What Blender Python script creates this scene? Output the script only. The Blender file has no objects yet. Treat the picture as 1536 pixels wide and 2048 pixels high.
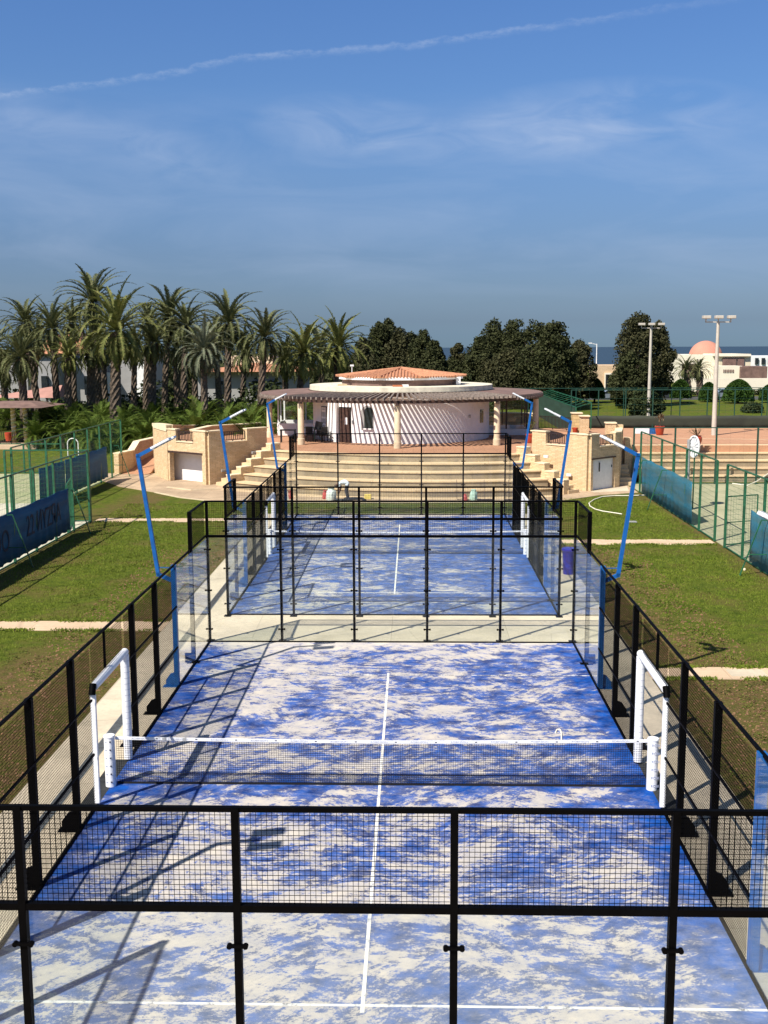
import bpy, math, random
import numpy as np
from mathutils import Vector, Matrix
random.seed(7)
S = bpy.context.scene
COL = S.collection
R = math.radians
PI = math.pi

# ------------------------------------------------------------------ camera
CAM = Vector((.6288, -9.599, 8.096))
YAW, PIT, ROL, FPX = -.02704, .14961, -.0039, 2215.94
cy_, sy_, cp_, sp_, cr_, sr_ = math.cos(YAW), math.sin(YAW), math.cos(PIT), math.sin(PIT), math.cos(ROL), math.sin(ROL)
f_ = Vector((sy_*cp_, cy_*cp_, -sp_))
r_ = Vector((cy_, -sy_, 0))
u_ = r_.cross(f_)
rr = r_*cr_ + u_*sr_
uu = -r_*sr_ + u_*cr_
cd = bpy.data.cameras.new('camera')
cam = bpy.data.objects.new('camera', cd)
COL.objects.link(cam)
m = Matrix.Identity(4)
for i in range(3):
    m[i][0], m[i][1], m[i][2], m[i][3] = rr[i], uu[i], -f_[i], CAM[i]
cam.matrix_world = m
cd.sensor_fit = 'HORIZONTAL'; cd.sensor_width = 36; cd.lens = FPX/1536*36
cd.clip_start = .1; cd.clip_end = 30000
S.camera = cam

def at(u, v, Y):
    """real position at world depth Y on the sight line of photo pixel (u, v)"""
    d = rr*((u-768)/FPX) + uu*(-(v-1024)/FPX) + f_
    return CAM + d*((Y-CAM.y)/d.y)

# ------------------------------------------------------------------ light
SUN_EL, SUN_AZ = 49.5, 222.5            # azimuth clockwise from +Y
sd = Vector((math.sin(R(SUN_AZ))*math.cos(R(SUN_EL)), math.cos(R(SUN_AZ))*math.cos(R(SUN_EL)), math.sin(R(SUN_EL))))
sl = bpy.data.lights.new('sun', 'SUN'); sl.energy = 4.5; sl.angle = R(.53); sl.color = (1, .93, .82)
so = bpy.data.objects.new('sun', sl); COL.objects.link(so)
so.rotation_euler = (-sd).to_track_quat('-Z', 'Y').to_euler()
so.location = (-30, -30, 60)
S.view_settings.view_transform = 'Standard'; S.view_settings.look = 'None'
S.view_settings.gamma = 1; S.view_settings.exposure = 0.75
try: S.view_settings.use_curve_mapping = False
except Exception: pass

# ------------------------------------------------------------------ node helper
class NT:
    def __init__(s, tree): s.t = tree; s.n = tree.nodes; s.l = tree.links
    def add(s, typ, inputs=None, **kw):
        n = s.n.new(typ)
        for k, v in kw.items(): setattr(n, k, v)
        if inputs:
            for k, v in inputs.items(): s.set(n, k, v)
        return n
    def set(s, n, k, v):
        sock = n.inputs[k]
        if isinstance(v, bpy.types.NodeSocket): s.l.new(v, sock)
        else: sock.default_value = v
    def math(s, op, a, b=None, c=None, clamp=False):
        n = s.n.new('ShaderNodeMath'); n.operation = op; n.use_clamp = clamp
        for i, v in enumerate((a, b, c)):
            if v is not None: s.set(n, i, v)
        return n.outputs[0]
    def maprange(s, v, a, b, c=0., d=1., smooth=False):
        n = s.n.new('ShaderNodeMapRange'); n.interpolation_type = 'SMOOTHSTEP' if smooth else 'LINEAR'
        for i, x in enumerate((v, a, b, c, d)): s.set(n, i, x)
        return n.outputs[0]
    def mix(s, f, a, b, blend='MIX'):
        n = s.n.new('ShaderNodeMix'); n.data_type = 'RGBA'; n.blend_type = blend
        s.set(n, 0, f)
        s.set(n, 6, a if isinstance(a, bpy.types.NodeSocket) else (*a[:3], 1))
        s.set(n, 7, b if isinstance(b, bpy.types.NodeSocket) else (*b[:3], 1))
        return n.outputs[2]
    def ramp(s, f, stops, mode='LINEAR'):
        n = s.n.new('ShaderNodeValToRGB'); cr = n.color_ramp; cr.interpolation = mode
        while len(cr.elements) < len(stops): cr.elements.new(.5)
        for e, (p, c) in zip(cr.elements, stops):
            e.position = p; e.color = (*c, 1) if isinstance(c, tuple) else (c, c, c, 1)
        s.l.new(f, n.inputs[0]); return n.outputs[0]
    def noise(s, vec, scale, detail=4, rough=.5, dist=0., out=0):
        n = s.add('ShaderNodeTexNoise', {'Scale': scale, 'Detail': detail, 'Roughness': rough, 'Distortion': dist})
        if vec is not None: s.l.new(vec, n.inputs['Vector'])
        return n.outputs[out]
    def mapping(s, vec, scale=(1, 1, 1), rot=(0, 0, 0), loc=(0, 0, 0)):
        n = s.n.new('ShaderNodeMapping'); s.l.new(vec, n.inputs[0])
        n.inputs['Scale'].default_value = scale; n.inputs['Rotation'].default_value = rot; n.inputs['Location'].default_value = loc
        return n.outputs[0]

# ------------------------------------------------------------------ world
W = bpy.data.worlds.new('World'); S.world = W; W.use_nodes = True
t = NT(W.node_tree); W.node_tree.nodes.clear()
out = t.add('ShaderNodeOutputWorld'); bg = t.add('ShaderNodeBackground'); t.l.new(bg.outputs[0], out.inputs[0])
sky = t.add('ShaderNodeTexSky'); sky.sky_type = 'NISHITA'; sky.sun_disc = False
sky.sun_elevation = R(SUN_EL); sky.sun_rotation = R(SUN_AZ); sky.air_density = 1.0; sky.dust_density = .6; sky.ozone_density = 1.6; sky.altitude = 20
tc = t.add('ShaderNodeTexCoord')
sep = t.add('ShaderNodeSeparateXYZ'); t.l.new(tc.outputs['Generated'], sep.inputs[0])
el = t.math('MULTIPLY', t.math('ARCSINE', sep.outputs[2]), 180/PI)
az = t.math('MULTIPLY', t.math('ARCTAN2', sep.outputs[0], sep.outputs[1]), 180/PI)
azel = t.add('ShaderNodeCombineXYZ', {0: az, 1: el, 2: 0.}).outputs[0]
tint = t.ramp(t.math('DIVIDE', t.math('MAXIMUM', el, 0.), 60., clamp=True),
    [(0., (.40, .615, 1.03)), (.008, (.36, .55, .96)), (.02, (.34, .48, .825)), (.037, (.373, .497, .796)), (.073, (.437, .554, .832)), (.14, (.57, .735, 1.03)), (.20, (.60, .84, 1.19)), (.27, (.60, .87, 1.28)), (.36, (.64, .90, 1.28)), (1., (.95, .95, .90))])
base = t.mix(1., sky.outputs[0], tint, 'MULTIPLY')
# contrail: elevation as a function of azimuth
pts = [(-19.8, 11.57), (-15.93, 12.22), (-11.9, 12.94), (-8.5, 13.73), (-3.1, 14.13), (.56, 14.42), (4.2, 14.80), (7.8, 15.10), (11.6, 15.47), (20, 15.9)]
wob = t.math('MULTIPLY', t.math('SUBTRACT', t.noise(azel, 1.1, 4, .6), .5), .45)
cn = t.ramp(t.maprange(az, -20., 20.), [((a+20)/40, (e-11)/6) for a, e in pts])
ce = t.math('ADD', t.math('MULTIPLY', cn, 6.), 11.)
dd = t.math('SUBTRACT', t.math('ADD', el, wob), ce)
thick = t.maprange(dd, -.34, 0., 0., 1., True)
thin = t.maprange(dd, 0., .14, 1., 0., True)
trail = t.math('MULTIPLY', thick, thin)
brk = t.maprange(t.noise(t.mapping(azel, (1.0, 2.5, 1)), 1.2, 6, .75), .38, .62, .10, 1.)
rightfade = t.maprange(az, 4., 13., 1., .35)
trail = t.math('MULTIPLY', t.math('MULTIPLY', trail, brk), t.math('MULTIPLY', rightfade, .27))
# cirrus
def patch(cx, cyy, w, h, amp):
    a = t.math('POWER', t.math('DIVIDE', t.math('SUBTRACT', az, cx), w), 2.)
    b = t.math('POWER', t.math('DIVIDE', t.math('SUBTRACT', el, cyy), h), 2.)
    g = t.math('MAXIMUM', t.math('SUBTRACT', 1., t.math('ADD', a, b)), 0.)
    return t.math('MULTIPLY', g, amp)
cir = t.math('ADD', patch(-3.5, 10.7, 5., 1.6, 1.), patch(9.5, 10.7, 8., 2.0, 1.2))
cir = t.math('ADD', cir, patch(3., 9.9, 9., 1.3, .7))
sl1 = t.math('ADD', t.math('MULTIPLY', t.math('ADD', az, 20.), -.22), 10.9)
band = t.math('MULTIPLY', t.maprange(t.math('ABSOLUTE', t.math('SUBTRACT', el, sl1)), 0., 1.8, 1., 0., True), t.maprange(az, -12., -4., .8, 0.))
cir = t.math('ADD', cir, band)
wisp = t.maprange(t.noise(t.mapping(azel, (.16, .5, 1), (0, 0, .12)), 1.3, 7, .55, 1.2), .35, .75, 0., 1.)
cir = t.math('MULTIPLY', t.math('MULTIPLY', cir, wisp), .32)
veilm = t.math('MULTIPLY', t.maprange(el, 1., 5., 0., 1., True), t.maprange(el, 9., 13., 1., 0., True))
veiln = t.maprange(t.noise(t.mapping(azel, (.05, .22, 1), (0, 0, -.10), (3, 1, 0)), 1.6, 6, .55, .8), .40, .72)
cir = t.math('ADD', cir, t.math('MULTIPLY', t.math('MULTIPLY', veilm, veiln), .20))
cl = t.math('MINIMUM', t.math('ADD', cir, trail), .6)
final = t.mix(cl, base, (5.6, 6.6, 8.6))
t.l.new(final, bg.inputs[0]); bg.inputs[1].default_value = .0575

# ------------------------------------------------------------------ materials
def newmat(name):
    mm = bpy.data.materials.new(name); mm.use_nodes = True
    tr = NT(mm.node_tree); b = mm.node_tree.nodes['Principled BSDF']
    co = tr.add('ShaderNodeTexCoord')
    return mm, tr, b, co
def basic(name, col, rough=.6, var=.12, scale=3., metal=0., bump=0., bscale=30., spec=.5, col2=None, det=5):
    mm, tr, b, co = newmat(name)
    n = tr.noise(co.outputs['Object'], scale, det, .6)
    c2 = col2 if col2 else tuple(c*(1-2*var) for c in col)
    c1 = tuple(min(1, c*(1+var)) for c in col)
    tr.l.new(tr.mix(tr.maprange(n, .3, .7), c2, c1), b.inputs['Base Color'])
    b.inputs['Roughness'].default_value = rough; b.inputs['Metallic'].default_value = metal
    b.inputs['Specular IOR Level'].default_value = spec
    if bump:
        bn = tr.add('ShaderNodeBump', {'Strength': bump, 'Distance': .02, 'Height': tr.noise(co.outputs['Object'], bscale, 4, .6)})
        tr.l.new(bn.outputs[0], b.inputs['Normal'])
    return mm
M = {}
M['black'] = basic('black_powder_coat', (.0018, .0016, .0018), .55, .2, 8, spec=.04)
M['blackflat'] = basic('black_wire', (.0018, .0017, .0017), .8, .1, 8, spec=.03)
M['bluesteel'] = basic('blue_powder_coat', (.006, .105, .36), .4, .12, 5)
M['white'] = basic('white_paint', (.78, .78, .77), .5, .05, 5)
M['whitepad'] = basic('white_padding', (.80, .81, .84), .35, .04, 9, bump=.3, bscale=25)
M['lampw'] = basic('lamp_white', (.80, .82, .84), .3, .05, 9)
M['lampg'] = basic('lamp_grey', (.35, .36, .37), .4, .1, 9)
M['line'] = basic('line_paint', (.80, .78, .73), .8, .10, 4, det=8)
def lines(name, lo, hi):
    mm, tr, b, co = newmat(name); v = co.outputs['Object']
    w = tr.maprange(tr.noise(tr.mapping(v, (1.5, 1, 1)), 3.2, 9, .75), lo, hi)
    tr.l.new(tr.mix(w, (.42, .43, .47), (.76, .74, .68)), b.inputs['Base Color']); b.inputs['Roughness'].default_value = .95
    b.inputs['Alpha'].default_value = 1; tr.l.new(tr.maprange(w, 0., .5, .35, .95), b.inputs['Alpha']); return mm
M['line'] = lines('worn_line_paint', .36, .52); M['linefar'] = lines('sanded_over_line_paint', .47, .62)
M['netblack'] = basic('net_cord', (.014, .014, .016), .8, .1, 9, spec=.2)
M['stucco'] = basic('white_stucco', (.84, .83, .82), .85, .05, 1.3, bump=.15, bscale=40)
M['stuccog'] = basic('shade_grey_stucco', (.30, .295, .29), .85, .06, 1.1, bump=.15, bscale=40)  # shade on the white villa walls is darkened into this grey
M['cream'] = basic('cream_stucco', (.66, .58, .42), .85, .06, .6)
M['creamw'] = basic('cream_white_stucco', (.78, .71, .57), .85, .05, .6)
M['sand'] = basic('sandstone_panel', (.58, .42, .26), .85, .12, .8)
M['pinkdome'] = basic('pink_render', (.50, .22, .155), .85, .06, .5)
M['slab'] = basic('cream_roof_slab', (.72, .66, .52), .8, .14, 1.8)
M['column'] = basic('cream_column', (.70, .58, .40), .75, .10, 3)
M['wood'] = basic('dark_brown_wood', (.060, .030, .022), .55, .3, 6)
M['rafter'] = basic('weathered_timber', (.23, .185, .155), .8, .30, 5)
M['panelroof'] = basic('brown_roof_felt', (.19, .115, .095), .9, .2, 1.5)
M['dark'] = basic('dark_interior', (.012, .012, .013), .4, .2, 4)
M['glassdark'] = basic('dark_glass', (.02, .025, .03), .08, .2, 4)
M['greensteel'] = basic('green_paint', (.018, .115, .055), .5, .25, 4)
M['greensteel2'] = basic('dark_green_paint', (.012, .06, .04), .5, .2, 4)
M['pot'] = basic('terracotta_red', (.42, .055, .022), .45, .15, 6)
M['terra'] = basic('terracotta', (.45, .14, .05), .6, .15, 6)
M['bin'] = basic('blue_plastic', (.012, .03, .42), .35, .2, 6, col2=(.05, .02, .20))
M['skin'] = basic('skin', (.25, .13, .08), .6, .05, 6)
M['shirt'] = basic('pale_shirt', (.72, .78, .84), .8, .06, 6)
M['trousers'] = basic('dark_trousers', (.035, .033, .04), .8, .1, 6)
M['hair'] = basic('dark_hair', (.012, .010, .009), .7, .1, 20)
M['bag'] = basic('woven_white_sack', (.70, .76, .70), .7, .12, 14, bump=.8, bscale=12)
M['redbag'] = basic('red_plastic', (.48, .08, .07), .6, .15, 8)
M['mintbag'] = basic('mint_sack', (.42, .60, .50), .7, .15, 10, bump=.8, bscale=12)
M['yellow'] = basic('yellow_plastic', (.75, .58, .14), .6, .1, 8)
M['hose'] = basic('pale_hose', (.78, .74, .62), .6, .05, 6)
M['grey'] = basic('grey_metal', (.33, .33, .33), .5, .1, 6)
M['mast'] = basic('pale_mast', (.52, .47, .40), .5, .08, 4)
M['plasticw'] = basic('white_board', (.80, .82, .84), .4, .05, 4)
M['blueboard'] = basic('blue_board', (.02, .12, .35), .5, .3, 9)
M['carpaint'] = basic('silver_car_paint', (.30, .35, .42), .25, .05, 4, metal=.5)
M['cardark'] = basic('dark_car_paint', (.03, .035, .045), .25, .1, 4)
M['tyre'] = basic('tyre', (.015, .015, .015), .8, .1, 4)
M['carglass'] = basic('car_glass', (.015, .02, .025), .06, .1, 4)
M['palmtrunk'] = basic('palm_trunk_bark', (.115, .085, .060), .95, .35, 5, bump=1., bscale=14, col2=(.035, .026, .020))
M['bark'] = basic('bark', (.07, .05, .035), .95, .3, 4, bump=.8, bscale=14)
M['textgrey'] = basic('printed_ink', (.30, .34, .48), .6, .1, 5)
M['inkdark'] = basic('dark_ink', (.015, .02, .05), .6, .1, 5)
M['bannerink'] = basic('banner_ink', (.004, .014, .05), .7, .1, 5)
M['rubber'] = basic('black_rubber_mat', (.022, .024, .024), .85, .3, 9)
M['paper'] = basic('paper', (.8, .8, .8), .8, .02, 5)
M['greenplastic'] = basic('pale_green_plastic', (.18, .40, .28), .5, .1, 5)
M['curtain'] = basic('dark_green_screen', (.022, .030, .020), .9, .25, 2.)
M['tentpink'] = basic('pink_canvas', (.42, .22, .18), .85, .10, 1.)
M['gold'] = basic('yellow_cream_paint', (.62, .50, .20), .6, .1, 6)
M['darkmetal'] = basic('dark_railing', (.035, .018, .014), .5, .2, 5)

# glass: clear with a fresnel reflection and a thin dusty film imitating the paleness of reflected sky
mm, tr, b, co = newmat('court_glass')
tr.n.remove(b)
outn = [n for n in tr.n if n.type == 'OUTPUT_MATERIAL'][0]
tp = tr.add('ShaderNodeBsdfTransparent', {'Color': (.965, .985, .978, 1)})
gl = tr.add('ShaderNodeBsdfGlossy', {'Color': (1, 1, 1, 1), 'Roughness': .01})
lwt = tr.add('ShaderNodeLayerWeight', {'Blend': .5}); frf = tr.math('ADD', tr.math('MULTIPLY', tr.math('POWER', lwt.outputs['Facing'], 5.), .9), .025)
df = tr.add('ShaderNodeBsdfDiffuse', {'Color': (.52, .54, .50, 1)})
mx = tr.add('ShaderNodeMixShader', {0: .014, 1: tp.outputs[0], 2: df.outputs[0]})
mx2 = tr.add('ShaderNodeMixShader', {0: frf, 1: mx.outputs[0], 2: gl.outputs[0]})
tr.l.new(mx2.outputs[0], outn.inputs[0]); M['glass'] = mm

def fabric(name, col, alpha, col2=None, sc=1.):
    mm, tr, b, co = newmat(name)
    w = tr.noise(tr.mapping(co.outputs['Object'], (1, .3, 2.2)), 1.2*sc, 4, .5)
    tr.l.new(tr.mix(tr.maprange(w, .35, .65), col2 or tuple(c*.7 for c in col), col), b.inputs['Base Color'])
    b.inputs['Roughness'].default_value = .75
    b.inputs['Alpha'].default_value = alpha
    bn = tr.add('ShaderNodeBump', {'Strength': .5, 'Distance': .08, 'Height': w}); tr.l.new(bn.outputs[0], b.inputs['Normal'])
    return mm
M['screenL'] = fabric('blue_windscreen_fabric', (.004, .10, .21), .97, (.003, .065, .15))
M['screenR'] = fabric('teal_windscreen_fabric', (.008, .150, .25), .80, (.035, .115, .14))
M['screenG'] = fabric('green_windscreen_fabric', (.030, .075, .050), .85)
M['screenD'] = fabric('olive_windscreen_fabric', (.030, .036, .022), 1., (.020, .024, .016), .5)

# court turf: blue carpet under drifted sand
def turf(name, lo, hi, off, bias_near=0.):
    mm, tr, b, co = newmat(name)
    v = co.outputs['Object']
    wv = tr.add('ShaderNodeVectorMath', {0: v, 1: tr.add('ShaderNodeVectorMath', {0: tr.noise(v, .7, 4, .55, out=1), 1: (.5, .5, 0)}, operation='MULTIPLY').outputs[0]}, operation='ADD').outputs[0]
    a = tr.noise(tr.mapping(wv, (.50, .80, 1), (0, 0, .25), (off, off*2, 0)), 1.9, 12, .74, .0)
    s1 = tr.noise(tr.mapping(wv, (.8, 2.8, 1), (0, 0, .07), (off, 3, 0)), 1.9, 10, .72, .1)
    s2 = tr.noise(tr.mapping(wv, (1.2, 3.2, 1), (0, 0, -.75), (off+4, 3, 0)), 1.6, 10, .72, .1)
    sp = tr.add('ShaderNodeSeparateXYZ', {0: v})
    vo = tr.add('ShaderNodeTexVoronoi', {'Vector': tr.add('ShaderNodeVectorMath', {0: wv, 1: (off, 1., 0)}, operation='ADD').outputs[0], 'Scale': .75})
    vc = tr.add('ShaderNodeSeparateColor', {0: vo.outputs['Color']})
    ang = tr.math('ADD', tr.math('MULTIPLY', tr.math('SUBTRACT', vc.outputs[0], .5), 2.0), tr.maprange(sp.outputs[1], 1., 7., -.7, 0.))
    ro = tr.add('ShaderNodeVectorRotate', {'Vector': v, 'Angle': ang}, rotation_type='Z_AXIS')
    st = tr.noise(tr.mapping(ro.outputs[0], (1., 3.4, 1), (0, 0, 0), (off, 7, 0)), 1.7, 9, .70, .25)
    st = tr.math('ADD', st, tr.math('MULTIPLY', tr.math('SUBTRACT', vc.outputs[1], .5), .10))
    s = tr.mix(.62, tr.mix(tr.maprange(tr.math('ADD', tr.noise(v, .30, 2), tr.maprange(sp.outputs[1], 1., 7., .12, 0.)), .47, .58), s1, s2), st)
    g = tr.noise(v, 20., 7, .85)
    k = tr.noise(tr.mapping(v, (1, 1.5, 1)), 5.0, 9, .80, .25)
    f = tr.math('ADD', tr.math('MULTIPLY', a, .30), tr.math('MULTIPLY', s, .36))
    f = tr.math('ADD', f, tr.math('ADD', tr.math('MULTIPLY', g, .16), tr.math('MULTIPLY', k, .18)))
    big = tr.math('MULTIPLY', tr.math('SUBTRACT', tr.noise(tr.mapping(v, (.8, 1.1, 1), (0, 0, 0), (off+2, 0, 0)), .9, 3, .5), .5), .15)
    f = tr.math('ADD', f, tr.math('ADD', big, tr.maprange(sp.outputs[0], -3., 4., .012, -.010)))
    yb = tr.maprange(sp.outputs[1], -1., 9., bias_near, 0., True)
    edge = tr.maprange(tr.math('ADD', tr.math('ABSOLUTE', sp.outputs[0]), tr.math('MULTIPLY', tr.noise(v, 1.3, 5, .7), 1.4)), 4.9, 5.9, 0., -.07)
    ne = tr.maprange(tr.math('ADD', tr.math('ABSOLUTE', tr.math('SUBTRACT', sp.outputs[1], 10.)), tr.math('MULTIPLY', tr.noise(v, 1.3, 5, .7), 1.5)), .8, 1.6, -.035, 0.)
    far = tr.maprange(tr.math('ADD', sp.outputs[1], tr.math('MULTIPLY', tr.noise(v, 1.1, 5, .7), 1.6)), 19.9, 20.7, 0., .05)
    f = tr.math('ADD', tr.math('ADD', tr.math('ADD', tr.math('ADD', f, far), yb), edge), ne)
    mid = (lo+hi)/2
    fac = tr.math('ADD', tr.math('MULTIPLY', tr.maprange(f, lo, hi, 0., 1.), .40), tr.math('MULTIPLY', tr.maprange(f, mid-.012, mid+.012, 0., 1.), .60))
    # dusty near half: the blue itself is greyed by a veil of sand
    veil = tr.maprange(sp.outputs[1], 2.5, 8., .26, .0, True) if bias_near > 0 else .10
    blue = tr.mix(tr.maprange(tr.noise(v, 3., 5), .35, .65), (.0025, .027, .150), (.005, .078, .37))
    sandc = tr.mix(tr.maprange(tr.noise(v, 2.1, 6, .6), .3, .7), (.42, .40, .39), (.60, .54, .45))
    blue = tr.mix(veil, blue, (.26, .34, .40))
    c = tr.mix(fac, blue, sandc)
    tr.l.new(c, b.inputs['Base Color']); b.inputs['Roughness'].default_value = .95; b.inputs['Specular IOR Level'].default_value = .15
    bn = tr.add('ShaderNodeBump', {'Strength': .45, 'Distance': .012, 'Height': tr.math('ADD', k, g)}); tr.l.new(bn.outputs[0], b.inputs['Normal'])
    return mm
M['turf1'] = turf('sanded_blue_turf', .425, .585, 3.1, .004)
M['turf2'] = turf('sanded_blue_turf_far', .455, .595, 9.4, 0)

# lawn with bare earth beside the courts
mm, tr, b, co = newmat('lawn_ground')
v = co.outputs['Object']
sp = tr.add('ShaderNodeSeparateXYZ', {0: v}); ax = tr.math('ABSOLUTE', sp.outputs[0])
n1 = tr.noise(v, .55, 5, .6); n2 = tr.noise(v, 3., 6, .65); n3 = tr.noise(v, 22., 5, .75)
grass = tr.mix(tr.maprange(n2, .35, .65), (.060, .092, .009), (.150, .185, .020))
grass = tr.mix(tr.maprange(n3, .28, .60), (.034, .046, .008), grass)
dry = tr.mix(tr.maprange(n2, .4, .6), (.14, .12, .035), (.09, .08, .02))
grass = tr.mix(tr.maprange(n1, .50, .62, 0., .75), grass, dry)
earth = tr.mix(tr.maprange(n3, .3, .7), (.075, .040, .018), (.20, .125, .065))
near = tr.maprange(sp.outputs[1], 14., 24., 3.0, .3, True)
d1 = tr.math('SUBTRACT', ax, tr.math('ADD', tr.math('MULTIPLY', tr.math('SUBTRACT', tr.noise(v, .8, 5, .65), .5), 5.), near))
bare1 = tr.maprange(d1, 6.7, 8.5, 1., 0., True)
lawnrange = tr.maprange(sp.outputs[1], 36., 44., 1., .12)
bare1 = tr.math('MULTIPLY', bare1, lawnrange)
d2 = tr.math('ADD', ax, tr.math('MULTIPLY', tr.math('SUBTRACT', tr.noise(v, 1.1, 4), .5), 2.))
bare2 = tr.math('MULTIPLY', tr.maprange(d2, 12.2, 12.9, 0., .8), tr.maprange(ax, 14.5, 15.5, 1., 0.))
bare2 = tr.math('MULTIPLY', bare2, tr.maprange(sp.outputs[1], 50., 54., 1., 0.))
bare = tr.math('MAXIMUM', bare1, bare2)
spots = tr.maprange(tr.noise(v, 1.7, 6, .7, .8), .60, .68, 0., .8)
bare = tr.math('MULTIPLY', tr.math('MAXIMUM', bare, tr.math('MULTIPLY', spots, .55)), tr.maprange(tr.noise(v, 1.2, 6, .7), .40, .56, 1., .70))
brk = tr.maprange(tr.noise(v, 6., 5, .7), .35, .6, .25, 1.)
tr.l.new(tr.mix(tr.math('MULTIPLY', bare, brk), grass, earth), b.inputs['Base Color'])
b.inputs['Roughness'].default_value = .95; b.inputs['Specular IOR Level'].default_value = .1
bn = tr.add('ShaderNodeBump', {'Strength': .9, 'Distance': .05, 'Height': n3}); tr.l.new(bn.outputs[0], b.inputs['Normal'])
M['lawn'] = mm

def blade_mat(name, c1, c2, c3, sc=1.2, transl=.15):
    mm, tr, b, co = newmat(name)
    n = tr.noise(co.outputs['Object'], sc, 4, .7)
    n2 = tr.noise(co.outputs['Object'], sc*9, 3, .7)
    c = tr.mix(tr.maprange(n, .38, .62), c1, c2); c = tr.mix(tr.maprange(n2, .5, .72), c, c3)
    tr.n.remove(b); o = [q for q in tr.n if q.type == 'OUTPUT_MATERIAL'][0]
    d = tr.add('ShaderNodeBsdfPrincipled', {'Base Color': c, 'Roughness': .75, 'Specular IOR Level': .12})
    tl = tr.add('ShaderNodeBsdfTranslucent', {'Color': c})
    x = tr.add('ShaderNodeMixShader', {0: transl, 1: d.outputs[0], 2: tl.outputs[0]}); tr.l.new(x.outputs[0], o.inputs[0])
    return mm
M['grassblade'] = blade_mat('grass_blades', (.095, .145, .014), (.17, .22, .026), (.24, .225, .06), .5)
M['weed'] = blade_mat('weed_leaves', (.08, .11, .015), (.13, .17, .03), (.20, .17, .05), 2.)
M['frond'] = blade_mat('palm_frond_leaf', (.066, .080, .030), (.125, .138, .058), (.25, .225, .115), .8)
M['frondlight'] = blade_mat('silvery_palm_frond', (.10, .12, .075), (.16, .18, .12), (.24, .22, .15), .8)
M['frondlow'] = blade_mat('green_palm_frond', (.045, .080, .012), (.10, .150, .022), (.16, .18, .045), .8)
M['frondbig'] = blade_mat('olive_palm_frond', (.085, .105, .030), (.155, .170, .052), (.29, .25, .09), .8)
M['conifer'] = blade_mat('dark_conifer_foliage', (.017, .024, .009), (.054, .062, .024), (.105, .103, .046), .9, .2)
M['conifer2'] = blade_mat('brownish_conifer_foliage', (.022, .027, .012), (.068, .068, .030), (.125, .112, .056), .9, .2)
M['hedge'] = blade_mat('clipped_hedge_leaf', (.018, .048, .008), (.040, .085, .014), (.07, .11, .02), 1.5, .1)
M['bush'] = blade_mat('bush_leaf', (.02, .035, .012), (.045, .06, .022), (.08, .08, .035), 1.5, .1)
M['deadfrond'] = basic('dry_frond', (.16, .105, .055), .9, .3, 3)

def concrete(name, c1, c2, stain=.5, joint=None):
    mm, tr, b, co = newmat(name); v = co.outputs['Object']
    n = tr.noise(v, .5, 7, .65); n2 = tr.noise(v, 9., 5, .7)
    c = tr.mix(tr.maprange(n, .38, .62), c2, c1)
    c = tr.mix(tr.maprange(n2, .4, .72, 0., .35), c, tuple(x*.7 for x in c2))
    c = tr.mix(tr.maprange(tr.noise(v, 1.7, 8, .72, .6), .56, .70, 0., .40), c, tuple(x*.62 for x in c2))
    vr = tr.add('ShaderNodeTexVoronoi', {'Vector': tr.mapping(v, (1, 1, 1)), 'Scale': .28}, feature='DISTANCE_TO_EDGE')
    c = tr.mix(tr.maprange(vr.outputs[0], 0., .006, .35, 0.), c, tuple(x*.45 for x in c2))
    if joint:
        br = tr.add('ShaderNodeTexBrick', {'Color1': (1, 1, 1, 1), 'Color2': (.93, .93, .93, 1), 'Mortar': (.62, .60, .58, 1), 'Scale': 1., 'Mortar Size': .008, 'Brick Width': joint[0], 'Row Height': joint[1]})
        br.offset = 0; tr.l.new(v, br.inputs['Vector'])
        c = tr.mix(1., c, br.outputs[0], 'MULTIPLY')
    tr.l.new(c, b.inputs['Base Color']); b.inputs['Roughness'].default_value = .9
    bn = tr.add('ShaderNodeBump', {'Strength': .3, 'Distance': .01, 'Height': n2}); tr.l.new(bn.outputs[0], b.inputs['Normal'])
    return mm
M['concrete'] = concrete('concrete_apron', (.67, .57, .42), (.50, .43, .32), .5, (3.3, 5.))
M['path'] = concrete('pink_concrete_path', (.66, .49, .33), (.56, .41, .27), .5, (2.1, 1.2))
M['paving'] = concrete('sandy_paving', (.54, .40, .26), (.36, .26, .17), .6, (1.2, 1.2))
M['kerb'] = concrete('cream_kerb', (.66, .54, .36), (.52, .42, .28))
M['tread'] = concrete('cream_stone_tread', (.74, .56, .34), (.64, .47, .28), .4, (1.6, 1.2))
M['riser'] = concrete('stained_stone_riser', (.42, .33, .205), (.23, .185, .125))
M['redtile'] = concrete('red_brick_paving', (.52, .275, .155), (.45, .235, .135), .4, (.6, .6))
M['olivecourt'] = concrete('pale_olive_court', (.40, .38, .24), (.30, .30, .18))
M['greencourt'] = concrete('pale_green_court', (.30, .33, .16), (.38, .37, .22))
M['palesand'] = concrete('pale_court_edge', (.58, .54, .42), (.50, .46, .36))
M['asphalt'] = concrete('asphalt', (.07, .068, .065), (.05, .05, .048))

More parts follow.
